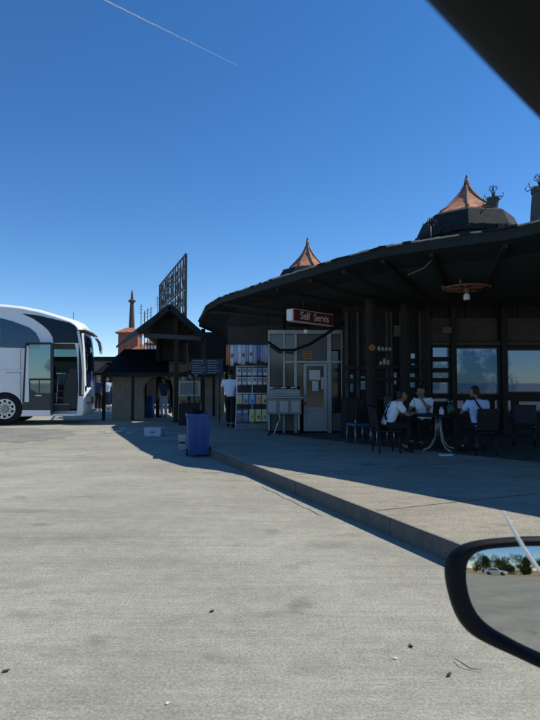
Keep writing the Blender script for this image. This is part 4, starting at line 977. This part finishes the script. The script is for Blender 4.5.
    for q4 in ([(-40, 398), (-13, 398), (-13, 398.5), (-40, 398.5)], [(20.6, 349), (21.0, 349), (21.0, 415), (20.6, 415)], [(-13, 372), (-12.6, 372), (-12.6, 415), (-13, 415)], [(6, 372.5), (20.6, 372.5), (20.6, 372.9), (6, 372.9)]): side(q4, 'panel_seam', M_busgrey, off=.001, th=.004)
    side([(-40, 369.6), (25, 369.6), (25, 371), (-40, 371)], 'crease_trim', M_silver, th=.008)
    # entrance: A-pillar, header, steps, dashboard, seat, steering wheel
    side([(78.0, 329.5), (80.2, 331), (83.0, 350), (84.0, 368), (84.3, 384), (83.6, 396), (78.7, 396), (78.7, 343.2), (79.3, 343)], 'front_trim', M_busgrey, off=-.002, th=.012)
    side([(77, 331), (79.4, 331), (83.2, 352), (84.4, 374), (83.4, 395), (81.6, 395), (82.3, 374), (80.6, 352)], 'windscreen_pillar', M_silver, off=.012, th=.03, bevel=.008)
    side([(52.6, 343.2), (54.0, 343.2), (54.0, 414), (52.6, 414)], 'door_jamb', M_busgrey, off=.002, th=.03)
    for i, (yt) in enumerate((404, 397.5, 390.5, 384)):
        z = uz(60, yt)[1]; q = MB(); v0 = .10 + .27 * i; a, c_ = P(d0 + .03, v0, z - .2), P(d1 - .25, v0 + .27, z)
        q.prism([P(d0 + .03, v0, z - .24), P(d1 - .28, v0, z - .24), P(d1 - .28, v0, z), P(d0 + .03, v0, z)], ac * .27); q.prism([P(d0 + .03, v0 - .006, z - .03), P(d1 - .28, v0 - .006, z - .03), P(d1 - .28, v0 - .006, z + .003), P(d0 + .03, v0 - .006, z + .003)], ac * .03, mi=1); q.build('step', [M_busgrey, mat('step_nosing', (.22, .22, .2))], r)
    q = MB(); zd = uz(78, 368)[1]; zd2 = uz(62, 376)[1]
    q.prism([P(d0 + .30, .14, .5), P(d1 - .03, .14, .5), P(d1 - .01, .14, zd), P(d1 - .3, .14, zd), P(d0 + .42, .14, zd2), P(d0 + .34, .14, zd2 - .25)], ac * 2.2); q.build('dashboard', M_busgrey, r, bevel=.03)
    q = MB(); q.prism([P(d0 - .35, 1.45, zd2 - .55), P(d0 + .05, 1.45, zd2 - .55), P(d0 + .08, 1.45, zd2 - .42), P(d0 - .14, 1.45, zd2 - .42), P(d0 - .28, 1.45, zd2 + .42), P(d0 - .42, 1.45, zd2 + .40)], ac * .5); q.build('driver_seat', mat('seat_cloth', (.03, .035, .05), .9), r, bevel=.04)
    ce = P(d0 + .42, 1.7, zd2 + .12); ax = (hx * -.55 + Vector((0, 0, .83))).normalized(); e1_ = ac; e2_ = ax.cross(ac)
    q = MB(); q.tube([ce + (e1_ * math.cos(t) + e2_ * math.sin(t)) * .23 for t in [2 * math.pi * k / 20 for k in range(21)]], .018, 6, caps=False); q.tube([ce - e1_ * .22, ce + e1_ * .22], .015, 6); q.tube([ce, ce - ax * .25], .03, 6); q.build('steering_wheel', M_blackp, r)
    q = MB(); q.prism([P(d0 - .5, 2.45, 1.75), P(d1 - .25, 2.45, 1.75), P(d1 - .3, 2.45, dt - .05), P(d0 - .5, 2.45, dt - .05)], ac * .012); q.build('driver_window', M_busclear, r)
    q = MB(); q.bar(P(d0 + .55, 2.40, 1.75), P(d0 + .55, 2.40, dt), .06); q.build('window_bar', M_busgrey, r)
    q = MB(); q.tube([P(d0 + .12, .12, db + .35), P(d0 + .14, .12, 1.5), P(d0 + .30, .30, zd2 + .1)], .018, 6); q.build('grab_rail', M_silver, r)
    # windscreen follows the bowed front
    q = MB(); rows = []
    for (v, fw, _) in [(.22, .046, 0), (.45, .09, 0), (.7, .13, 0), (1.0, .15, 0), (1.25, .16, 0), (1.5, .15, 0), (1.8, .13, 0), (2.05, .09, 0), (2.28, .046, 0)]:
        rows.append([q.b.verts.new(P(u + fw + .014, v, z)) for u, z in [uz(*t) for t in ((79.0, 328.5), (81.2, 336), (82.6, 350), (83.5, 368), (84.1, 387))]])
    for A_, B_ in zip(rows, rows[1:]):
        for i in range(4): q.b.faces.new((A_[i], A_[i + 1], B_[i + 1], B_[i])).smooth = True
    wsn = q.build('windscreen', glass_tint('coach_windscreen', (.30, .40, .46), .12), r); wsn.modifiers.new('thick', 'SOLIDIFY').thickness = .01
    # bumper line, headlights, fog lamps
    hz0, hz1 = uz(84, 403)[1], uz(84, 395.5)[1]; hu = uz(84.4, 399)[0]
    for v, s_ in ((.27, 1), (2.23, -1)):
        c_ = P(hu - .012, v, (hz0 + hz1) / 2); rot_ = Matrix.Rotation(b11 + s_ * R(-28), 3, 'Z')
        hl = MB().box(c_, (.16, .38, hz1 - hz0 + .06), rot=rot_).build('headlight', M_busgrey, r, bevel=.03)
        MB().box(c_ + rot_ @ Vector((.05, 0, 0)), (.09, .33, hz1 - hz0 + .0), rot=rot_).build('lens', M_lens, hl, bevel=.03)
        c2 = P(hu + .0, v + s_ * .02, uz(84, 410.5)[1]); MB().tube([c2 - hx * .04, c2 + hx * .045], .07, 14).build('fog_lamp', M_lens, r)
    q = MB(); q.prism([P(hu + .05, .75, hz0 - .05), P(hu + .05, 1.75, hz0 - .05), P(hu + .05, 1.75, hz1 - .05), P(hu + .05, .75, hz1 - .05)], hx * .105); q.build('front_grille', M_busgrey, r, bevel=.02)
    q = MB(); q.prism([P(hu + .0, .1, zlo + .0), P(hu + .0, 2.4, zlo), P(hu, 2.4, zlo - .17), P(hu, .1, zlo - .17)], hx * .04); q.build('wiper_panel', M_busgrey, r)
    # mirrors
    def mirror(v, root_px, pts, head, wd):
        rt = [onplane(x, y, O + ac * v, ac) for x, y in pts]
        arm = MB().tube(rt, [.065, .065, .06, .05], 8).build('mirror_arm', M_busgrey, r)
        hp = [onplane(x, y, O + ac * v, ac) for x, y in head]
        MB().prism(hp, nside * wd).build('mirror_housing', M_busw, arm, bevel=.03); 
        inn_ = [p.lerp(sum(hp, Vector()) / len(hp), .28) - hx * .0 for p in hp]
        MB().prism([p - ac * .006 + nside * (wd + .0) for p in inn_], nside * .012).build('mirror_glass', M_busglass, arm)
    mirror(.05, None, [(73, 331.5), (85, 331.5), (93, 334.5), (98, 339)], [(94, 337), (98.5, 337.5), (101.8, 342), (103, 348), (102.5, 354), (100, 354), (99.3, 348), (97.5, 342)], .16)
    mirror(2.4, None, [(83, 345), (86, 343), (88, 342), (89, 344)], [(86.5, 343), (89.5, 343.5), (92, 347.5), (92.3, 356), (90.5, 357), (89.5, 350), (88, 346.5)], .14)
    # opened plug door: stands off the side, shifted to the rear
    off = .16
    def dp(x, y, e=0.0): u, z = uz(x, y, off); return P(u, -off - e, z)
    def dpoly(pxs, name, m, e, th, parent, bevel=0): q = MB(); q.prism([dp(x, y, e) for x, y in pxs], nside * th); return q.build(name, m, parent, bevel=bevel)
    q = MB()
    for pl4 in ([(25.5, 342.5), (27, 342.5), (24.5, 402), (22.6, 402)], [(50.6, 342.5), (52.2, 342.5), (52.2, 415), (50.6, 415)], [(27, 342.5), (50.6, 342.5), (50.6, 344.5), (27, 344.5)], [(29.5, 378.5), (50.6, 378.5), (50.6, 380.3), (29.5, 380.3)]): q.prism([dp(x, y) for x, y in pl4], nside * .05)
    dr_ = q.build('door', M_busgrey, r, bevel=.008)
    dpoly([(29.3, 344.6), (50.5, 344.6), (50.5, 378.4), (29.3, 378.4)], 'door_glass', M_doorglass, .02, .01, dr_)
    dpoly([(30.5, 380.4), (50.5, 380.4), (50.5, 393), (38, 393), (30.5, 389)], 'lower_glass', M_doorglass, .02, .01, dr_)
    dpoly([(30.5, 389.2), (38, 393.2), (50.5, 393.2), (50.5, 410), (22.5, 410), (22.5, 402.1), (29.3, 402.1), (29.3, 380.4), (30.4, 380.4)], 'lower_panel', mat('door_dark_panel', (.05, .053, .058), .4, .2, 5), .015, .03, dr_)
    dpoly([(27.1, 346), (28.8, 346), (29.2, 402), (24.7, 402)], 'pale_stile', M_busw, .018, .03, dr_)
    dpoly([(22.3, 410.2), (50.5, 410.2), (50.5, 415.6), (22.3, 415.6)], 'sill_panel', M_busw, .015, .03, dr_)
    dpoly([(39, 380.5), (40, 380.5), (40, 392.8), (39, 392.8)], 'glazing_bar', M_busgrey, .03, .01, dr_)
    dpoly([(36, 395), (42, 395), (42, 396), (36, 396)], 'handle', M_silver, .05, .02, dr_)
    q = MB(); q.tube([P(d0 - .3, -.0, 1.4), P(d0 - .25, -off, 1.4)], .02, 6); q.tube([P(d0 - .3, 0, 2.3), P(d0 - .25, -off, 2.3)], .02, 6); q.build('door_arm', M_silver, dr_)
    # wheels
    for cu in (wu, wu - 6.0):
        for v0, v1 in ((.05, .36), (2.14, 2.45)):
            a, c_ = P(cu, v0, wz), P(cu, v1, wz); R_ = wz
            q = MB(); q.tube([a + ac * .02, a, a + ac * .06, c_ - ac * .06, c_], [R_ * .72, R_ * .93, R_, R_, R_ * .93], 32); wh = q.build('wheel', M_tyre, r)
            if v0 < 1:
                q = MB(); q.tube([a - ac * .03, a + ac * .05], [R_ * .62, R_ * .62], 28); q.build('rim', M_silver, wh)
                q = MB(); q.tube([a - ac * .10, a - ac * .02], [R_ * .22, R_ * .26], 16)
                for k in range(10): t = 2 * math.pi * k / 10; e = a + (hx * math.cos(t) + Vector((0, 0, math.sin(t)))) * R_ * .33; q.tube([e - ac * .06, e], .022, 6)
                q.build('hub', M_alu, wh)
                for k in range(10): t = 2 * math.pi * (k + .5) / 10; e = a + (hx * math.cos(t) + Vector((0, 0, math.sin(t)))) * R_ * .47; MB().tube([e - ac * .034, e - ac * .028], R_ * .085, 10).build('vent_hole', M_blackp, wh)
    # roof unit, aerial, undercarriage
    q = MB(); zr = prof[0][1]; q.prism([P(-9, .5, zr + .05), P(-4.2, .5, zr + .05), P(-4.6, .5, zr + .26), P(-8.8, .5, zr + .26)], ac * 1.5); q.build('roof_unit', M_busw, r, bevel=.05)
    q = MB(); a = uz(10, 306); c_ = uz(22, 308.5); q.prism([P(a[0], .5, a[1] + .02), P(c_[0], .5, c_[1] + .02), P(c_[0], .5, c_[1] + .10), P(a[0], .5, a[1] + .10)], ac * .8); q.build('roof_hatch', M_busgrey, r, bevel=.02)
    u_, z_ = uz(68, 319.5); MB().tube([P(u_, 1.2, z_ + .05), P(u_ - .02, 1.2, z_ + .42)], .008, 5).build('aerial', M_blackp, r)
    q = MB(); q.prism([P(-11, .45, .28), P(-.6, .45, .28), P(-.6, .45, .6), P(-11, .45, .6)], ac * 1.6); q.build('underbody', M_blackp, r)
coach()

# ------------------------------------------------------------------ the car we sit in: windscreen pillar and door mirror
def own_car():
    r = empty('car', (.75, .6, 0), 'black car windscreen pillar and door mirror right beside the viewer', 'car')
    pa, pb_ = at(328, -127, .20), at(778, 328, .34)
    dirv = (pb_ - pa).normalized(); outv = (at(560, 20, .27) - at(485, 56, .27)); outv -= dirv * outv.dot(dirv); outv.normalize(); dep = dirv.cross(outv).normalized()
    if dep.y < 0: dep = -dep
    b = MB(); N = 10; rows = []
    for i in range(N + 1):
        p = pa.lerp(pb_, i / N) + dep * (.012 * math.sin(math.pi * i / N))
        rows.append([b.b.verts.new(p + outv * o_ + dep * e_) for o_, e_ in ((0, 0), (.012, -.02), (.07, -.03), (.13, -.02), (.14, .02), (.10, .05), (.03, .045), (.004, .02))])
    for A_, B_ in zip(rows, rows[1:]):
        for k in range(8): b.b.faces.new((A_[k], A_[(k + 1) % 8], B_[(k + 1) % 8], B_[k])).smooth = True
    b.b.faces.new(rows[0]); b.b.faces.new(rows[-1][::-1]); b.build('windscreen_pillar', M_blackp, r)
    # mirror
    d0 = ray(505, 572).normalized(); tgt = Vector((.16, -1, -.115)).normalized(); N_ = (tgt - d0).normalized(); c0 = at(520, 598, .95)
    pj = lambda x, y: onplane(x, y, c0, N_)
    def smooth_closed(pts, k=4):
        out = []; n_ = len(pts)
        for i in range(n_):
            p0, p1, p2, p3 = pts[i - 1], pts[i], pts[(i + 1) % n_], pts[(i + 2) % n_]
            for j in range(k):
                t = j / k; out.append(tuple(.5 * (2 * p1[q] + (p2[q] - p0[q]) * t + (2 * p0[q] - 5 * p1[q] + 4 * p2[q] - p3[q]) * t * t + (3 * p1[q] - p0[q] - 3 * p2[q] + p3[q]) * t ** 3) for q in (0, 1)))
        return out
    outer = smooth_closed([(445.5, 574), (449, 557), (461, 546.5), (480, 541), (510, 538), (540, 537), (590, 538), (634, 548), (648, 590), (648, 650), (632, 690), (596, 694), (540, 669.5), (515, 658), (490, 646.5), (472, 636), (459, 621), (450.5, 600)])
    inner = smooth_closed([(468.5, 574), (471, 562), (478, 554), (490, 550.5), (512, 548.5), (540, 547.5), (588, 549), (622, 558), (634, 592), (634, 645), (620, 676), (592, 679), (540, 657), (512, 642.5), (495, 632.5), (482, 620), (474, 606), (469.5, 590)])
    cin = (555, 612); n_ = len(outer)
    back = -N_
    mid_ = lambda a, c, t: (a[0] + (c[0] - a[0]) * t, a[1] + (c[1] - a[1]) * t)
    b = MB(); layers = []
    layers.append([pj(*p) + back * .016 for p in inner])
    layers.append([pj(*mid_(i_, o_, .12)) - back * .000 for i_, o_ in zip(inner, outer)])
    layers.append([pj(*mid_(i_, o_, .5)) - back * .010 for i_, o_ in zip(inner, outer)])
    layers.append([pj(*mid_(i_, o_, .85)) - back * .004 for i_, o_ in zip(inner, outer)])
    layers.append([pj(*o_) + back * .010 for o_ in outer])
    layers.append([pj(*mid_(o_, cin, .06)) + back * .045 for o_ in outer])
    layers.append([pj(*mid_(o_, cin, .30)) + back * .080 for o_ in outer])
    layers.append([pj(*mid_(o_, cin, .72)) + back * .098 for o_ in outer])
    V_ = [[b.b.verts.new(p) for p in l] for l in layers]
    for A_, B_ in zip(V_, V_[1:]):
        for k in range(n_): b.b.faces.new((A_[k], A_[(k + 1) % n_], B_[(k + 1) % n_], B_[k])).smooth = True
    b.b.faces.new(V_[-1])
    hs = b.build('mirror_housing', M_blackp, r)
    gm = bpy.data.materials.new('silvered_glass'); gm.use_nodes = True; g = gm.node_tree.nodes['Principled BSDF']; g.inputs['Metallic'].default_value = 1; g.inputs['Base Color'].default_value = (.52, .54, .54, 1); g.inputs['Roughness'].default_value = .012
    b = MB(); Rc = .8; ctr_ = pj(540, 600)
    # convex mirror: concentric rings on a spherical cap, with exact normals
    rings = []; K = 14
    for j in range(1, K + 1):
        ring_ = []
        for p in inner:
            q = pj(*mid_(cin, p, 1.03 * j / K)); dd = (q - ctr_).length; ring_.append(b.b.verts.new(q + back * (.010 + dd * dd / (2 * Rc))))
        rings.append(ring_)
    q = pj(*cin); dd = (q - ctr_).length; cv = b.b.verts.new(q + back * (.010 + dd * dd / (2 * Rc)))
    for k in range(n_): b.b.faces.new((cv, rings[0][k], rings[0][(k + 1) % n_])).smooth = True
    for A_, B_ in zip(rings, rings[1:]):
        for k in range(n_): b.b.faces.new((A_[k], A_[(k + 1) % n_], B_[(k + 1) % n_], B_[k])).smooth = True
    b.build('mirror_glass', gm, hs)
    # stalk and door corner out of frame to the right
    MB().tube([pj(620, 640) + back * .05, pj(700, 660) + back * .05, pj(800, 640) + back * .02], [.035, .032, .04], 10).build('mirror_stalk', M_blackp, r)
    # lens glint built as a thin white rod curving down past the mirror
    MB().tube([at(503.5, 511, .60), at(509, 522, .60), at(516, 535, .60), at(525, 550, .60), at(536, 566, .60), at(552, 585, .60), at(580, 610, .60)], [.0006, .0016, .0019, .0019, .0019, .0019, .0019], 8).build('glint_line', M_white, r)
own_car()

# ------------------------------------------------------------------ what the mirror sees behind: verge, trees, pole, parked car
o = sheet('verge', [(-60, -44), (60, -17), (90, -90), (-60, -90)], mat('dry_verge', (.34, .25, .13), .95, .35, 1.5, .4), .006)
def tree(x, y, h, cr, label, seed):
    rnd = random.Random(seed); r = empty('tree', (x, y, 0), label, 'tree', 'trees along the verge behind the car')
    b = MB(); b.tube([(x, y, -.1), (x + .05, y, h * .3), (x - .08, y + .05, h * .6), (x, y, h * .85)], [.16, .13, .09, .03], 8)
    for k in range(6):
        a = rnd.uniform(0, 6.28); z = h * rnd.uniform(.3, .6); b.tube([(x, y, z), (x + math.cos(a) * cr * .5, y + math.sin(a) * cr * .5, z + h * .15), (x + math.cos(a) * cr * .85, y + math.sin(a) * cr * .85, z + h * .22)], [.06, .04, .015], 6)
    b.build('trunk', M_bark, r)
    b = MB(); cl = [(Vector((rnd.gauss(0, .45) * cr, rnd.gauss(0, .45) * cr, h * rnd.uniform(.14, .92))), rnd.uniform(.25, .5) * cr) for _ in range(22)]
    for _ in range(5200):
        c, rd = rnd.choice(cl); d = Vector((rnd.gauss(0, 1), rnd.gauss(0, 1), rnd.gauss(0, 1))).normalized() * rd * rnd.uniform(.5, 1.05); p = Vector((x, y, 0)) + c + d
        u = Vector((rnd.gauss(0, 1), rnd.gauss(0, 1), rnd.gauss(0, 1))).normalized(); v = u.orthogonal().normalized(); s_ = rnd.uniform(.10, .20)
        b.face([p - u * s_, p + v * s_ * .5, p + u * s_, p - v * s_ * .5])
    b.build('crown', M_leaf, r)
for i, (x, y, h, cr, lab) in enumerate(((-4, -47, 4.6, 3.0, 'green tree farthest left beyond the white car in the car mirror'), (1.5, -45, 5.0, 3.0, 'green tree above the white car in the car mirror'), (6.5, -44, 4.4, 3.0, 'green tree just left of the pole in the car mirror'), (13, -42, 4.0, 3.0, 'low green tree just right of the pole in the car mirror'), (18.5, -40, 4.2, 3.0, 'green tree at the right side of the car mirror, second from its edge'), (24, -38, 5.4, 3.2, 'tall green tree at the right edge of the car mirror'))): tree(x, y, h, cr, lab, 40 + i)
q = Vector((9.0, -33, 0)); r = empty('lamp_post', q, 'slim grey lamp post seen in the car mirror', 'lamp post'); MB().tube([q, q + Vector((0, 0, 7))], [.09, .05], 10).build('pole', M_alu, r); MB().tube([q + Vector((0, 0, 6.9)), q + Vector((0, .8, 7.2)), q + Vector((0, 1.3, 7.2))], .035, 8).build('arm', M_alu, r); MB().box(q + Vector((0, 1.5, 7.2)), (.2, .5, .1)).build('lamp_head', M_alu, r, bevel=.03)
def parked(x, y, rz):
    r = empty('parked_car', (x, y, 0), 'white parked car seen in the car mirror beside the verge', 'car', rz=rz); W = Matrix.Translation((x, y, 0)) @ Matrix.Rotation(rz, 4, 'Z')
    def go(b, *a, **k): bmesh.ops.transform(b.b, matrix=W, verts=b.b.verts[:]); return b.build(*a, **k)
    b = MB(); b.prism([(-2.1, -.85, .3), (2.05, -.85, .3), (2.15, -.85, .6), (2.0, -.85, .78), (1.0, -.85, .92), (.35, -.85, 1.38), (-1.1, -.85, 1.42), (-1.75, -.85, 1.0), (-2.15, -.85, .92)], (0, 1.7, 0)); go(b, 'body', M_busw, r, bevel=.06)
    for s_ in (-1, 1): b = MB(); b.prism([(.8, s_ * .862, .95), (.32, s_ * .862, 1.3), (-1.0, s_ * .862, 1.33), (-1.5, s_ * .862, .98)], (0, s_ * .01, 0)); go(b, 'side_window', M_busglass, r)
    b = MB(); b.prism([(1.02, -.7, .95), (.42, -.7, 1.36), (.42, .7, 1.36), (1.02, .7, .95)], (.02, 0, .03)); go(b, 'windscreen', M_busglass, r)
    for sx_ in (-1.3, 1.35):
        for s_ in (-.8, .8): b = MB(); b.tube([(sx_, s_ - .1, .32), (sx_, s_ + .1, .32)], .32, 20); go(b, 'wheel', M_tyre, r)
    for s_ in (-.6, .6): b = MB(); b.box((2.1, s_, .66), (.12, .3, .12)); go(b, 'headlight', M_lens, r, bevel=.02)
parked(-.3, -34, R(12))

# ------------------------------------------------------------------ vapour trail high in the sky
pa, pb_ = on(88, -8, 2200), on(237.5, 65.5, 2200)
b = MB(); N = 40; pts = [pa.lerp(pb_, i / N) + Vector((random.uniform(-1, 1), random.uniform(-1, 1), random.uniform(-1, 1))) * 1.2 for i in range(N + 1)]
b.tube(pts, [4.0 * (1 - .78 * i / N) + random.uniform(-.5, .5) for i in range(N + 1)], 8)
M_vap = bpy.data.materials.new('thin_vapour'); M_vap.use_nodes = True; nt = M_vap.node_tree
nt.nodes.remove(nt.nodes['Principled BSDF']); vs = nd(nt, 'ShaderNodeBsdfTransparent'); df = nd(nt, 'ShaderNodeBsdfDiffuse', Color=(.85, .86, .9, 1)); mx = nd(nt, 'ShaderNodeMixShader', Fac=.5)
nt.links.new(vs.outputs[0], mx.inputs[1]); nt.links.new(df.outputs[0], mx.inputs[2]); nt.links.new(mx.outputs[0], nt.nodes['Material Output'].inputs[0])
tag(b.build('vapour_trail', M_vap, smooth=True), 'thin white vapour trail slanting across the blue sky', 'vapour trail')

# ------------------------------------------------------------------ camera and output
cd = bpy.data.cameras.new('camera'); cam = bpy.data.objects.new('camera', cd); COL.objects.link(cam); scene.camera = cam
cam.location = CAM; cam.rotation_euler = (math.pi / 2 + PIT, 0, 0); cd.sensor_fit = 'VERTICAL'; cd.sensor_height = 36; cd.lens = FPX / 720 * 36; cd.clip_start = .05; cd.clip_end = 20000
cd.dof.use_dof = True; cd.dof.focus_distance = 13; cd.dof.aperture_fstop = 9.0
scene.render.resolution_x, scene.render.resolution_y = 768, 1024
scene.view_settings.view_transform = 'Standard'; scene.view_settings.look = 'None'; scene.view_settings.gamma = 1.0; scene.view_settings.exposure = 0.0
scene.cycles.max_bounces = 8; scene.cycles.transparent_max_bounces = 16; scene.cycles.use_denoising = True
